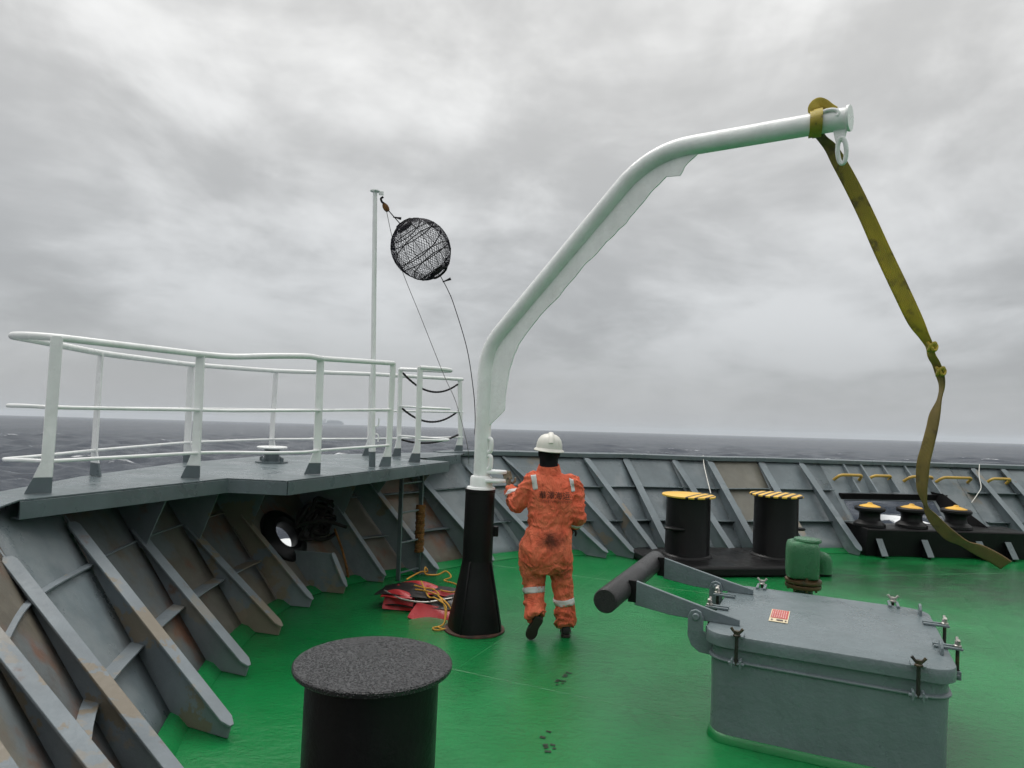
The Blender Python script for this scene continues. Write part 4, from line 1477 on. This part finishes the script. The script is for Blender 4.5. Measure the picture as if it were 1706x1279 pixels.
c0 = AV0 + Vc((-.012, 0, 0))
rg = [rrect(c0, hx, hy, min(hx, hy) * .5, z, rot=R(-14)) for hx, hy, z in ((.10, .10, .575), (.128, .12, .585), (.130, .125, .61), (.134, .128, .66), (.134, .128, .80), (.131, .126, .85), (.120, .116, .885), (.09, .09, .898))]
AV.part('body', MB().loft(rg), 'green_paint', smooth=60)
AV.part('top_cover', MB().lathe(AV0 + Vc((.028, 0, 0)), [(.10, .885), (.115, .892), (.117, .905), (.11, .918), (.05, .926), (0, .928)], 32), 'green_paint')
so = AV0 + Vc((.112, -.01, .745))
AV.part('spout', MB().tube(fillet([so, so + Vc((.062, -.012, .005)), so + Vc((.068, -.013, -.125))], .05, 6), [(.045, .062)] * 9, 16), 'green_paint', smooth=60)

# ------------------------------------------------------------------ escape hatch
HU, HV = hd(114.2), hd(24.2)
H0 = Vc((1.225, 4.35, 0))
LU, LV, LZ = 1.335, 1.385, .65
HT = Thing('deck_hatch', H0 + HU * (LU / 2) + HV * (LV / 2), 'grey steel deck hatch with clamped lid in the right foreground', 'hatch')


def hp(u, v, z=0.0):
    return H0 + HU * u + HV * v + UP * z


def hrect(inset, z, r=.135, n=8):
    out = []
    for cu, cv, a0 in ((LU - inset - r, LV - inset - r, 0), (inset + r, LV - inset - r, 90), (inset + r, inset + r, 180), (LU - inset - r, inset + r, 270)):
        for k in range(n + 1):
            a = R(a0 + 90 * k / n)
            out.append(hp(cu + r * math.cos(a), cv + r * math.sin(a), z))
    return out


co = HT.part('coaming', MB().loft([hrect(.035, .045), hrect(.035, .30), hrect(.03, .47), hrect(.034, .60)]), 'grey_hatch', smooth=60)
HT.part('coaming_foot', MB().loft([hrect(.015, .002, .145), hrect(.022, .03, .14), hrect(.034, .05)]), 'deck_green', smooth=60, label='green painted foot of the hatch')
HT.part('coaming_bead', MB().loft([hrect(.034, .478), hrect(.020, .482), hrect(.016, .490), hrect(.020, .498), hrect(.034, .502)], False), 'grey_hatch', smooth=80)
lid = HT.part('lid', MB().loft([hrect(.006, .572), hrect(.001, .575), hrect(0, .61), hrect(.001, .645), hrect(.003, .6495), hrect(.008, .652)]), 'grey_hatch', smooth=38)
# wing-nut clamps: fork on the lid edge, swing bolt, wing nut, hinge lug below
def clamp(u, v, du, dv_, front):
    out = HU * du + HV * dv_
    side = Vc((out.y, -out.x, 0))
    p = hp(u, v)
    b = p + out * .050
    C_ = HT.part('clamp', MB().tube([b + UP * .50, b + UP * .70], .0105, 10), 'dark_metal')
    mb = MB()
    for s in (-1, 1):
        mb.box(b - out * .05 + side * (s * .026) + UP * .661, (.15 if not front else .09, .020, .014), (out, side, UP))
    HT.part('fork', mb, 'grey_hatch', bevel=.003, parent=C_)
    mb = MB()
    for s in (-1, 1):
        mb.tube([b + UP * .680 + side * (s * .006), b + UP * .694 + side * (s * .018), b + UP * .714 + side * (s * .034)], [.008, .0078, .009], 8)
    mb.lathe(b, [(.022, .668), (.022, .676), (.016, .68), (.015, .70), (0, .702)], 14)
    HT.part('wing_nut', mb, 'galvanised' if not front else 'dark_metal', parent=C_)
    mb = MB()
    for s in (-1, 1):
        mb.box(b - out * .012 + side * (s * .024) + UP * .508, (.06, .012, .05), (out, side, UP))
    mb.tube([b + UP * .508 - side * .045, b + UP * .508 + side * .045], .010, 10)
    HT.part('hinge_lug', mb, 'grey_hatch', bevel=.003, parent=C_)


for u, v, du, dv_ in ((.20, 0, 0, -1), (1.135, 0, 0, -1), (LU, .46, 1, 0), (LU, .97, 1, 0), (1.12, LV, 0, 1), (.22, LV, 0, 1), (0, .95, -1, 0), (0, .58, -1, 0)):
    clamp(u, v, du, dv_, dv_ == -1)
# lifting lugs on the lid
for u, v in ((1.27, 1.22), (1.285, .33)):
    poly = [hp(u, v - .05, .652), hp(u, v + .05, .652), hp(u, v + .045, .70), hp(u, v + .02, .722), hp(u, v - .02, .715), hp(u, v - .045, .69)]
    HT.part('lid_lug', MB().prism([p - HU * .008 for p in poly], HU * .016), 'grey_hatch', bevel=.003, parent=lid)
# hinge arms and counterweight
for v in (.235, 1.115):
    sec = [(.185, .652), (.185, .690), (.02, .725), (-.30, .80), (-.485, .845), (-.485, .685), (-.25, .655), (-.06, .652)]
    HT.part('hinge_arm', MB().prism([hp(u, v - .013, z) for u, z in sec], HV * .026), 'grey_hatch', bevel=.004)
    HT.part('arm_shoe', MB().prism([hp(u, v - .016, z) for u, z in [(-.475, .845), (-.475, .700), (-.53, .70), (-.53, .845)]], HV * .032), 'black_paint', bevel=.004)
    # hinge bracket with pin
    hb = [(.03, .46), (.03, .56), (-.03, .60), (-.03, .68), (-.045, .715), (-.078, .728), (-.110, .715), (-.125, .68), (-.125, .56), (-.10, .50), (-.05, .465)]
    br = HT.part('hinge_bracket', MB().prism([hp(u, v - .060, z) for u, z in hb], HV * .022), 'grey_hatch', bevel=.004)
    HT.part('hinge_pin', MB().lathe(hp(-.075, v - .075, .685), [(0, -.004), (.018, -.004), (.022, .002), (.022, .012), (.022, .09)], 18, tuple(HV)), 'grey_hatch', parent=br)
HT.part('counterweight', MB().tube([hp(-.585, -.13, .775), hp(-.585, -.12, .775), hp(-.585, 1.29, .775), hp(-.585, 1.30, .775)], [.070, .0775, .0775, .070], 36), 'black_wet_fine', smooth=50, label='black pipe counterweight beaded with rain')
# safety sticker on the lid
st0 = (.40, .585)
SK = Thing('safety_sticker', hp(.40, .585, .655), 'small red and cream safety sticker on the grey hatch lid', 'sticker')


def quad(u0, u1, v0, v1, z):
    return MB().add([hp(u0, v0, z), hp(u1, v0, z), hp(u1, v1, z), hp(u0, v1, z)], [(0, 1, 2, 3)])


z_ = .6565
SK.part('backing', MB().prism([hp(.34, .45, .6545), hp(.455, .45, .6545), hp(.455, .765, .6545), hp(.34, .765, .6545)], UP * .002), 'sticker_cream', smooth=0)
SK.part('red_field', quad(.346, .449, .535, .755, z_ + .0015), 'sticker_red', smooth=0)
rs = random.Random(3)
mb = MB()
for k in range(7):
    u0 = .352 + k * .0135
    v = .548
    while v < .735:
        w_ = rs.uniform(.012, .04)
        mb.add(quad(u0, u0 + .006, v, min(v + w_, .745), z_ + .003).v, [(0, 1, 2, 3)])
        v += w_ + .006
SK.part('print', mb, 'sticker_pink', smooth=0)
mb = MB()
mb.add(quad(.352, .362, .47, .50, z_ + .003).v, [(0, 1, 2, 3)])
mb.add(quad(.385, .425, .475, .505, z_ + .003).v, [(0, 1, 2, 3)])
mb.add(quad(.436, .446, .47, .50, z_ + .003).v, [(0, 1, 2, 3)])
SK.part('pictogram', mb, 'sticker_dark', smooth=0)

# ------------------------------------------------------------------ red folded shapes with yellow line beside the davit
FS = Thing('folded_daymark', (-.78, 6.95, 0), 'collapsed red and black sheet shape heaped beside the davit foot', 'daymark')


def sheet(cen, hx, hy, rot, tilt, sag, mat, roll=0.0, tri=0.0):
    """thin curved sheet with thickness"""
    mb = MB()
    M = Matrix.Translation(Vc(cen)) @ Matrix.Rotation(R(rot), 4, 'Z') @ Matrix.Rotation(R(tilt), 4, 'X') @ Matrix.Rotation(R(roll), 4, 'Y')
    n = 10
    top, bot = [], []
    for i in range(n + 1):
        for j in range(n + 1):
            a, b = i / n * 2 - 1, j / n * 2 - 1
            hx2 = hx * (1 - tri * (b + 1) / 2)
            z = sag * (1 - a * a) + .012 * math.sin(3 * a + 2 * b)
            top.append(M @ Vc((a * hx2, b * hy, z + .004)))
            bot.append(M @ Vc((a * hx2, b * hy, z - .004)))
    N = n + 1
    fs = []
    for i in range(n):
        for j in range(n):
            q = i * N + j
            fs.append((q, q + 1, q + N + 1, q + N))
            fs.append((q + N * N, q + N + N * N, q + N + 1 + N * N, q + 1 + N * N))
    ed = [i * N for i in range(N)] + [n * N + j for j in range(1, N)] + [i * N + n for i in range(n - 1, -1, -1)] + [j for j in range(n - 1, 0, -1)]
    for a, b in zip(ed, ed[1:] + ed[:1]):
        fs.append((a, b, b + N * N, a + N * N))
    mb.add(top + bot, fs)
    FS.part('sheet', mb, mat, smooth=60)


sheet((-.76, 7.00, .03), .34, .30, -12, 0, .03, 'black_sheet')
sheet((-.93, 6.92, .135), .27, .17, -8, 4, .03, 'black_sheet')
sheet((-.985, 6.77, .075), .145, .065, -6, 68, -.02, 'red_sheet')
sheet((-1.0, 6.79, .135), .15, .055, -4, 18, .018, 'red_sheet')
sheet((-.62, 6.58, .050), .23, .10, -10, 36, -.05, 'red_sheet', 4, .15)
sheet((-.55, 6.70, .085), .22, .06, -14, 30, .02, 'black_sheet', -3)
sheet((-.80, 7.06, .150), .24, .05, -8, 14, .03, 'red_sheet', 4)
sheet((-.64, 6.92, .125), .28, .15, -4, 5, .02, 'black_sheet', -5)
sheet((-.55, 6.84, .150), .17, .035, 10, 16, .012, 'red_sheet', 3)
FS.part('hoop', MB().tube(catmull([(-1.14, 6.86, .16), (-.95, 6.72, .125), (-.72, 6.66, .12), (-.48, 6.72, .15)], 8), .008, 8), 'galvanised')
YR = Thing('yellow_line', (-.55, 6.62, 0), 'tangled thin yellow line spilling over the red shapes onto the deck', 'rope')
for pts in (((-.80, 6.95, .24), (-.70, 6.72, .16), (-.62, 6.52, .20), (-.52, 6.45, .16), (-.50, 6.40, .10), (-.52, 6.33, .02), (-.60, 6.25, .012), (-.55, 6.20, .012), (-.46, 6.30, .012), (-.44, 6.45, .06), (-.50, 6.52, .15), (-.60, 6.60, .20)),
            ((-.58, 6.58, .19), (-.52, 6.47, .13), (-.51, 6.36, .03), (-.55, 6.28, .012), (-.47, 6.23, .012), (-.38, 6.24, .012), (-.34, 6.32, .012), (-.42, 6.42, .012), (-.45, 6.50, .03)),
            ((-.95, 7.0, .24), (-.84, 7.15, .28), (-.76, 7.1, .30), (-.78, 7.06, .35), (-.77, 7.04, .29), (-.66, 7.12, .27), (-.58, 7.15, .30), (-.52, 7.05, .27), (-.58, 6.98, .25), (-.48, 6.92, .24), (-.42, 6.86, .22), (-.48, 6.82, .18), (-.60, 6.84, .19)),
            ((-.86, 6.90, .21), (-.76, 6.86, .20), (-.66, 6.78, .21), (-.60, 6.70, .18), (-.72, 6.78, .19), (-.84, 6.83, .19))):
    YR.part('strand', MB().tube(catmull(pts, 7), .0075, 6), 'rope_yellow', smooth=60)

# dark mooring rope bundle hung by the chock
DR = Thing('rope_bundle', (-1.95, 7.75, .3), 'dark tangled rope bundle hanging beside the mooring chock', 'rope')
rr_ = random.Random(11)
for k in range(9):
    c = Vc((-2.02 + rr_.uniform(-.08, .08), 7.75 + rr_.uniform(-.12, .12), .66 + rr_.uniform(-.10, .12)))
    pts = []
    ph = rr_.uniform(0, 6)
    a_, b_ = rr_.uniform(.10, .24), rr_.uniform(.06, .13)
    for j in range(26):
        a = 2 * math.pi * j / 22 + ph
        pts.append(c + Vc((math.cos(a) * a_ * .5 + .03 * math.sin(3 * a), math.cos(a) * a_, math.sin(a) * b_ + .03 * math.cos(2 * a + ph))))
    DR.part('coil', MB().tube(pts, .020, 7), 'rope_grey', smooth=60)
DR.part('tail', MB().tube(catmull([(-2.2, 7.45, .62), (-2.04, 7.48, .68), (-1.88, 7.6, .66), (-1.72, 7.7, .60)], 7), .018, 8), 'rope_grey')
DR.part('tail', MB().tube(catmull([(-1.86, 7.75, .57), (-1.78, 7.75, .38), (-1.72, 7.75, .20), (-1.68, 7.75, .03)], 7), .013, 8), 'rope_brown')

# ------------------------------------------------------------------ the seaman
PO = Vc((.39, 6.2, 0))
PERSON = Thing('person', PO, 'person in dirty orange coverall and white hard hat walking away beside the davit', 'person')


def remesh(mb, name, vox, smooth_it=2, wrinkle=None):
    me = mb.mesh(name + '_raw', PO, 0)
    o = bpy.data.objects.new(name + '_raw', me)
    COL.objects.link(o)
    m = o.modifiers.new('r', 'REMESH')
    m.mode = 'VOXEL'
    m.voxel_size = vox
    s = o.modifiers.new('s', 'SMOOTH')
    s.factor = .5
    s.iterations = smooth_it
    dg = bpy.context.evaluated_depsgraph_get()
    res = bpy.data.meshes.new_from_object(o.evaluated_get(dg))
    res.name = name
    bpy.data.objects.remove(o)
    bpy.data.meshes.remove(me)
    if wrinkle:
        ns = [v.normal.copy() for v in res.vertices]
        for v, n_ in zip(res.vertices, ns):
            v.co += n_ * wrinkle(v.co)
    for p in res.polygons:
        p.use_smooth = True
    res.materials.clear()
    return res


def ell(c, rx, ry, n=28, pw=2.0):
    out = []
    for k in range(n):
        a = 2 * math.pi * k / n
        ca, sa = math.cos(a), math.sin(a)
        out.append(Vc(c) + Vc((math.copysign(abs(ca) ** (2 / pw), ca) * rx, math.copysign(abs(sa) ** (2 / pw), sa) * ry, 0)))
    return out


def torso(mb, g=0.0):
    tz = [(.555, .36, 6.19, .165, .11), (.60, .36, 6.19, .205, .135), (.66, .355, 6.185, .222, .148), (.76, .355, 6.18, .225, .155), (.86, .365, 6.185, .205, .145),
          (.95, .375, 6.19, .188, .128), (1.03, .385, 6.195, .193, .130), (1.15, .390, 6.20, .207, .140), (1.25, .388, 6.20, .212, .138), (1.325, .383, 6.20, .195, .120),
          (1.375, .372, 6.20, .150, .095), (1.41, .360, 6.20, .095, .075), (1.455, .350, 6.205, .072, .068)]
    mb.loft([ell((x, y, z), rx - g, ry - g, pw=2.4) for z, x, y, rx, ry in tz])


LS, LE, LW = Vc((.205, 6.20, 1.315)), Vc((.095, 6.26, 1.115)), Vc((.022, 6.44, 1.225))
RS, RE, RW = Vc((.572, 6.20, 1.305)), Vc((.618, 6.18, 1.045)), Vc((.598, 6.34, .955))
LH, LK, LA = Vc((.250, 6.19, .72)), Vc((.262, 6.22, .415)), Vc((.287, 6.06, .20))
RH, RK, RA = Vc((.455, 6.19, .72)), Vc((.515, 6.235, .42)), Vc((.553, 6.215, .085))
cov = MB()
torso(cov)
cov.tube(catmull([LS + Vc((.06, 0, .015)), LS, LE, LW], 5), [(.080, .080)] * 3 + [.080, .080, .079, .078, .077, .076, .075, .072, .069, .065, .060, .055, .053], 18)
cov.tube(catmull([RS + Vc((-.06, 0, .015)), RS, RE, RW], 5), [(.080, .080)] * 3 + [.080, .079, .077, .075, .073, .072, .071, .070, .068, .064, .060, .056, .054], 18)
cov.tube(catmull([LH + Vc((.02, 0, .08)), LH, LK, LA], 5), [.13, .13, .13, .13, .13, .128, .124, .116, .108, .098, .090, .086, .082, .078, .078, .080], 20)
cov.tube(catmull([RH + Vc((-.02, 0, .08)), RH, RK, RA], 5), [.13, .13, .13, .13, .13, .126, .120, .110, .102, .094, .088, .084, .082, .086, .088, .080], 20)


def ridge(p):
    return (1 - abs(noise.noise(p))) ** 4


def folds(co):
    x, y, z = co
    soft = noise.noise(Vc((x * 7, y * 7, z * 4))) * .014
    # hanging folds on the trunk and thighs run mostly down the cloth; those at joints run across
    down = ridge(Vc((x * 9 + z * 2.5, y * 9, z * 2.6 + 3))) * .018
    across = ridge(Vc((x * 5 + 7, y * 5, z * 17 + 2.5 * noise.noise(Vc((x * 8, y * 8, 2)))))) * .020
    fine = noise.noise(Vc((x * 30, y * 30, z * 22))) * .004
    w = 0.25
    w = max(w, 1 - abs(z - .42) / .13, 1 - abs(z - .60) / .10, 1 - abs(z - .98) / .09)
    if z < .30:
        w = 1.3
    if abs(x) > .16 and z > .95:
        w = 1.0
    w = min(max(w, 0), 1.3)
    c = down * (1 - min(w, 1)) + across * w - .006
    if abs(z - .955) < .045:          # waist gathered on elastic
        c -= .012 * math.cos((z - .955) / .045 * math.pi / 2)
    return soft + c + fine


cov_me = remesh(cov, 'coverall', .0095, 4, folds)
coverall = link('coverall', cov_me, 'orange_cloth', PERSON.o)
# the body inside: head, neck, trunk and limbs in one skin
bd = MB()
torso(bd, .03)
for a, b, c, r in ((LS, LE, LW, .042), (RS, RE, RW, .042), (LH, LK, LA, .062), (RH, RK, RA, .062)):
    bd.tube(catmull([a, b, c], 6), [r * (1.1 - .35 * k / 12) for k in range(13)], 14)
HC = Vc((.350, 6.215, 1.575))
bd.tube([(.352, 6.2, 1.38), (.350, 6.205, 1.45), (.350, 6.21, 1.52), (.350, 6.21, 1.58)], [.078, .078, .082, .084], 20)
rings = []
for k in range(13):
    t_ = -1 + 2 * k / 12
    rr = math.sqrt(max(0.02, 1 - t_ * t_))
    jaw = 1 - .22 * max(0, -t_)
    rings.append(ell(HC + Vc((0, .012 * max(0, -t_), t_ * .118)), .082 * rr * jaw, .100 * rr))
bd.loft(rings)
bd.tube([HC + Vc((.012, .090, .01)), HC + Vc((.014, .112, -.02)), HC + Vc((.012, .098, -.032))], [.010, .016, .012], 10)     # nose
for s in (-1, 1):
    bd.tube([HC + Vc((s * .080, .0, .02)), HC + Vc((s * .088, -.008, .0)), HC + Vc((s * .082, -.004, -.03))], [.012, .015, .010], 10)   # ears
    bd.tube([HC + Vc((s * .03, .088, .02)), HC + Vc((s * .03, .095, .018))], [.014, .010], 10)
bd.tube([HC + Vc((-.022, .092, -.055)), HC + Vc((.024, .092, -.055))], .009, 10)
body = link('body', remesh(bd, 'body', .011, 2), 'balaclava', PERSON.o)
body['label'] = 'head and neck covered by a black balaclava'
# collar
rings = [[Vc((.352, 6.203, 0)) + Vc((math.cos(a) * rx, math.sin(a) * ry, z + .016 * math.sin(a + .3))) for a in np.linspace(0, 2 * math.pi, 33)[:-1]]
         for rx, ry, z in ((.098, .085, 1.405), (.086, .080, 1.44), (.082, .078, 1.475), (.090, .086, 1.477), (.104, .096, 1.435), (.112, .098, 1.405))]
PERSON.part('collar', MB().loft(rings, False), 'orange_cloth', smooth=60, parent=coverall)
# hard hat
hh = Vc((.348, 6.212, 1.615))
ha = Vc((.05, -.04, 1)).normalized()
hat = PERSON.part('hard_hat', MB().lathe(hh, [(.118, .0), (.1185, .02), (.115, .05), (.104, .082), (.084, .108), (.055, .125), (.025, .132), (0, .133)], 40, ha, (.96, 1.08)), 'cap_white', smooth=60)
PERSON.part('hat_brim', MB().lathe(hh, [(.112, -.002), (.118, -.012), (.136, -.018), (.139, -.013), (.136, -.008), (.120, .004), (.114, .012)], 40, ha, (.96, 1.12), False), 'cap_white', smooth=60, parent=hat)
rg = [hh + Vc((.004, -.128 + .256 * k / 14, 0)) + ha * (.137 * math.sqrt(max(0, 1 - ((k - 7) / 7.6) ** 2)) + .003) for k in range(15)]
PERSON.part('hat_ridge', MB().tube(rg, [(.022, .008)] * 15, 10), 'cap_white', smooth=60, parent=hat)
PERSON.part('hat_cradle', MB().tube([hh + Vc((.078 * math.cos(a), .092 * math.sin(a), -.012)) for a in np.linspace(0, 2 * math.pi, 25)], .008, 8), 'black_sheet', parent=hat)

# glove: palm and five fingers, bent
def glove(name, W, fwd, upv, curl, mat, thumb_side):
    f_ = fwd.normalized()
    s_ = f_.cross(upv).normalized()          # across the knuckles
    n_ = s_.cross(f_).normalized()           # back of the hand
    mb = MB()
    mb.tube([W - f_ * .02, W + f_ * .02, W + f_ * .055, W + f_ * .088], [(.034, .028), (.036, .026), (.043, .024), (.042, .020)], 16)
    for k, (off, ln) in enumerate(((-.032, .068), (-.011, .078), (.011, .074), (.031, .058))):
        b = W + f_ * .082 + s_ * (off * thumb_side)
        c1 = R(curl * (.8 + .1 * k))
        d1 = f_ * math.cos(c1 * .5) - n_ * math.sin(c1 * .5)
        d2 = f_ * math.cos(c1 * 1.3) - n_ * math.sin(c1 * 1.3)
        d3 = f_ * math.cos(c1 * 2.0) - n_ * math.sin(c1 * 2.0)
        p1 = b + d1 * ln * .42
        p2 = p1 + d2 * ln * .32
        p3 = p2 + d3 * ln * .28
        mb.tube([b - f_ * .012, p1, p2, p3], [.0105, .0100, .0092, .0078], 10)
    tb = W + f_ * .028 - s_ * (.036 * thumb_side)
    t1 = tb + (f_ * .6 - s_ * (.8 * thumb_side) - n_ * .2).normalized() * .036
    t2 = t1 + (f_ * .95 - s_ * (.3 * thumb_side) - n_ * .3).normalized() * .032
    mb.tube([tb + s_ * .008 * thumb_side, t1, t2], [.0135, .0120, .0095], 10)
    me = remesh(mb, name, .0048, 1)
    return link(name, me, mat, PERSON.o)


glove('glove', LW + Vc((-.004, .012, .012)), Vc((-.20, .25, .94)), Vc((.3, .9, -.2)), 24, 'glove_pale', 1)
glove('glove', RW + Vc((-.004, .015, -.010)), Vc((-.25, .55, -.75)), Vc((.6, .3, .7)), 34, 'glove_dark', -1)

# reflective bands hug the cloth
cov_bvh = BVHTree.FromPolygons([v.co.copy() for v in cov_me.vertices], [tuple(p.vertices) for p in cov_me.polygons])


def band(center, axis, h, rmax, name='reflective_band', off=.005, n=36):
    c = Vc(center) - PO
    ax = Vc(axis).normalized()
    x = ax.cross(Vc((.3, 1, .1))).normalized()
    y = ax.cross(x)
    rows = []
    for j in range(4):
        cc = c + ax * (h * (j / 3 - .5))
        row = []
        for k in range(n):
            a = 2 * math.pi * k / n
            d = x * math.cos(a) + y * math.sin(a)
            hit = cov_bvh.ray_cast(cc, d, rmax)
            r_ = (hit[3] if hit[0] is not None else rmax * .8) + off
            row.append(cc + d * r_)
        rows.append(row)
    for row in rows:
        ds = [(p - c).length for p in row]
    mb = MB()
    mb.loft([[p + PO for p in r] for r in rows], False)
    o = link(name, mb.mesh(name, PO, 60), 'silver_tape', coverall)
    s = o.modifiers.new('thick', 'SOLIDIFY')
    s.thickness = .003
    return o


band((.266, 6.185, .395), (-.12, .25, 1), .050, .14)
band((.531, 6.225, .300), (-.12, 0, 1), .052, .14)
band(LE.lerp(LW, .62), (LW - LE), .045, .12)
band(RE.lerp(RW, .35), (RW - RE), .045, .12)


def patch(pts, mat, name, off=.005, nsub=8, axis=Vc((0, 1, 0))):
    """strip draped on the back of the cloth; pts are corner points in ship x, z"""
    (x0, z0), (x1, z1), (x2, z2), (x3, z3) = pts
    vs, fs = [], []
    for i in range(nsub + 1):
        for j in range(nsub + 1):
            a, b = i / nsub, j / nsub
            x = (x0 * (1 - a) + x1 * a) * (1 - b) + (x3 * (1 - a) + x2 * a) * b
            z = (z0 * (1 - a) + z1 * a) * (1 - b) + (z3 * (1 - a) + z2 * a) * b
            hit = cov_bvh.ray_cast(Vc((x, 5.0, z)) - PO, axis)
            p = hit[0] + hit[1] * off if hit[0] is not None else Vc((x, 6.1, z)) - PO
            vs.append(p + PO)
    for i in range(nsub):
        for j in range(nsub):
            q = i * (nsub + 1) + j
            fs.append((q, q + 1, q + nsub + 2, q + nsub + 1))
    mb = MB().add(vs, fs)
    o = link(name, mb.mesh(name, PO, 60), mat, coverall)
    o.modifiers.new('thick', 'SOLIDIFY').thickness = .002
    return o


patch([(.195, 1.385), (.240, 1.392), (.262, 1.275), (.222, 1.262)], 'silver_tape', 'shoulder_tape')
patch([(.525, 1.375), (.562, 1.362), (.580, 1.265), (.548, 1.258)], 'silver_tape', 'shoulder_tape')

# lettering across the back
def lettering(txt, x0, x1, z0, z1, mat, name):
    cu = bpy.data.curves.new(name, 'FONT')
    cu.body = txt
    cu.size = 1.0
    o = bpy.data.objects.new(name, cu)
    COL.objects.link(o)
    dg = bpy.context.evaluated_depsgraph_get()
    me = bpy.data.meshes.new_from_object(o.evaluated_get(dg))
    bpy.data.objects.remove(o)
    bm = bmesh.new()
    bm.from_mesh(me)
    bmesh.ops.triangulate(bm, faces=bm.faces)
    bmesh.ops.subdivide_edges(bm, edges=[e for e in bm.edges if e.calc_length() > .25], cuts=1)
    xs = [v.co.x for v in bm.verts]
    ys = [v.co.y for v in bm.verts]
    ax, bx, ay, by = min(xs), max(xs), min(ys), max(ys)
    for v in bm.verts:
        x = x0 + (v.co.x - ax) / (bx - ax) * (x1 - x0)
        z = z0 + (v.co.y - ay) / (by - ay) * (z1 - z0)
        hit = cov_bvh.ray_cast(Vc((x, 5.0, z)) - PO, Vc((0, 1, 0)))
        v.co = (hit[0] + Vc((0, -.005, 0))) if hit[0] is not None else Vc((x, 6.05, z)) - PO
    bm.to_mesh(me)
    bm.free()
    me.materials.clear()
    o = link(name, me, mat, coverall)
    return o


lettering('華澤海运', .272, .535, 1.198, 1.262, 'ink', 'back_lettering')
rs = random.Random(5)
mb = MB()
x = .275
while x < .53:
    w_ = rs.uniform(.006, .011)
    for zz0, zz1, xa, xb in ((1.165, 1.187, 0, .003), (1.184, 1.187, 0, w_), (1.174, 1.177, 0, w_ * rs.uniform(.5, 1)), (1.165, 1.187, w_ - .003, w_)):
        if rs.random() < .75:
            vs = []
            for px, pz in ((x + xa, zz0), (x + xb, zz0), (x + xb, zz1), (x + xa, zz1)):
                hit = cov_bvh.ray_cast(Vc((px, 5.0, pz)) - PO, Vc((0, 1, 0)))
                vs.append((hit[0] if hit[0] is not None else Vc((px, 6.05, pz)) - PO) + Vc((0, -.005, 0)) + PO)
            mb.add(vs, [(0, 1, 2, 3)])
    x += w_ + rs.uniform(.004, .007) + (.012 if rs.random() < .12 else 0)
link('back_lettering', mb.mesh('back_lettering', PO, 0), 'ink_faint', coverall)

# boots
def boot(heel, toe, solen, ankle):
    heel, toe, ankle = Vc(heel), Vc(toe), Vc(ankle)
    ax = (toe - heel).normalized()
    n_ = Vc(solen).normalized()          # from sole up into the foot
    n_ = (n_ - ax * n_.dot(ax)).normalized()
    w_ = ax.cross(n_).normalized()
    L = (toe - heel).length
    up = MB()
    prof = [(0, .030, .040), (.05, .038, .062), (.22, .041, .075), (.42, .042, .062), (.62, .047, .050), (.82, .046, .044), (.95, .034, .036), (1.0, .018, .022)]
    rings = []
    for t_, hw, hh_ in prof:
        c = heel + ax * (L * t_) + n_ * .012
        rings.append([c + w_ * (hw * math.cos(a)) + n_ * (hh_ * (1 + math.sin(a)) / 1.0 * .62) for a in np.linspace(0, 2 * math.pi, 21)[:-1]])
    up.loft(rings)
    up.tube([heel + ax * (L * .25) + n_ * .05, ankle + (ankle - heel - ax * L * .25).normalized() * .06], [.043, .046], 18)
    o = link('boot', remesh(up, 'boot', .008, 2), 'boot_leather', PERSON.o)
    so = MB()
    out = []
    for t_, hw in ((0, .022), (.03, .034), (.15, .040), (.35, .036), (.48, .036), (.68, .049), (.85, .045), (.96, .030), (1.0, .012)):
        out.append((t_, hw))
    pl = [heel + ax * (L * t_) + w_ * hw - n_ * .012 for t_, hw in out] + [heel + ax * (L * t_) - w_ * hw - n_ * .012 for t_, hw in out[::-1]]
    so.prism(pl, n_ * .026)
    sole_o = link('sole', so.mesh('sole', PO, 30), 'boot_sole', o, bevel=.005)


boot((.318, 6.035, .205), (.232, 6.075, .012), (.05, 1, .12), LA)
boot((.553, 6.165, .012), (.572, 6.43, .012), (0, 0, 1), RA)

# ------------------------------------------------------------------ far ship in the haze
SD = 12500.0
fwd = Vc((-.2425, .9699, 0))
side = Vc((fwd.y, -fwd.x, 0))
loc = SEA_Q @ (fwd.normalized() * SD) + SEA_O
FSH = empty('cargo_ship', loc, 'faint grey cargo ship far off in the haze on the horizon', 'ship')
FSH.rotation_mode = 'QUATERNION'
FSH.rotation_quaternion = SEA_Q


def fpart(name, poly, wdt, mat):
    mb = MB().prism([side * x + UP * z - fwd * wdt / 2 for x, z in poly], fwd * wdt)
    link(name, mb.mesh(name, smooth=0), mat, FSH)


fpart('hull', [(-182, -5), (-188, 32), (-155, 28), (164, 28), (186, 39), (172, -5)], 52, 'far_hull')
fpart('deck_cargo', [(-98, 28.2), (-98, 65), (-32, 65), (-32, 71), (98, 71), (98, 61), (150, 61), (150, 28.2)], 46, 'far_hull')
fpart('deckhouse', [(-150, 28.2), (-150, 90), (-117, 90), (-117, 28.2)], 42, 'far_white')
fpart('funnel', [(-173, 28.2), (-173, 72), (-158, 72), (-158, 28.2)], 16, 'far_hull')
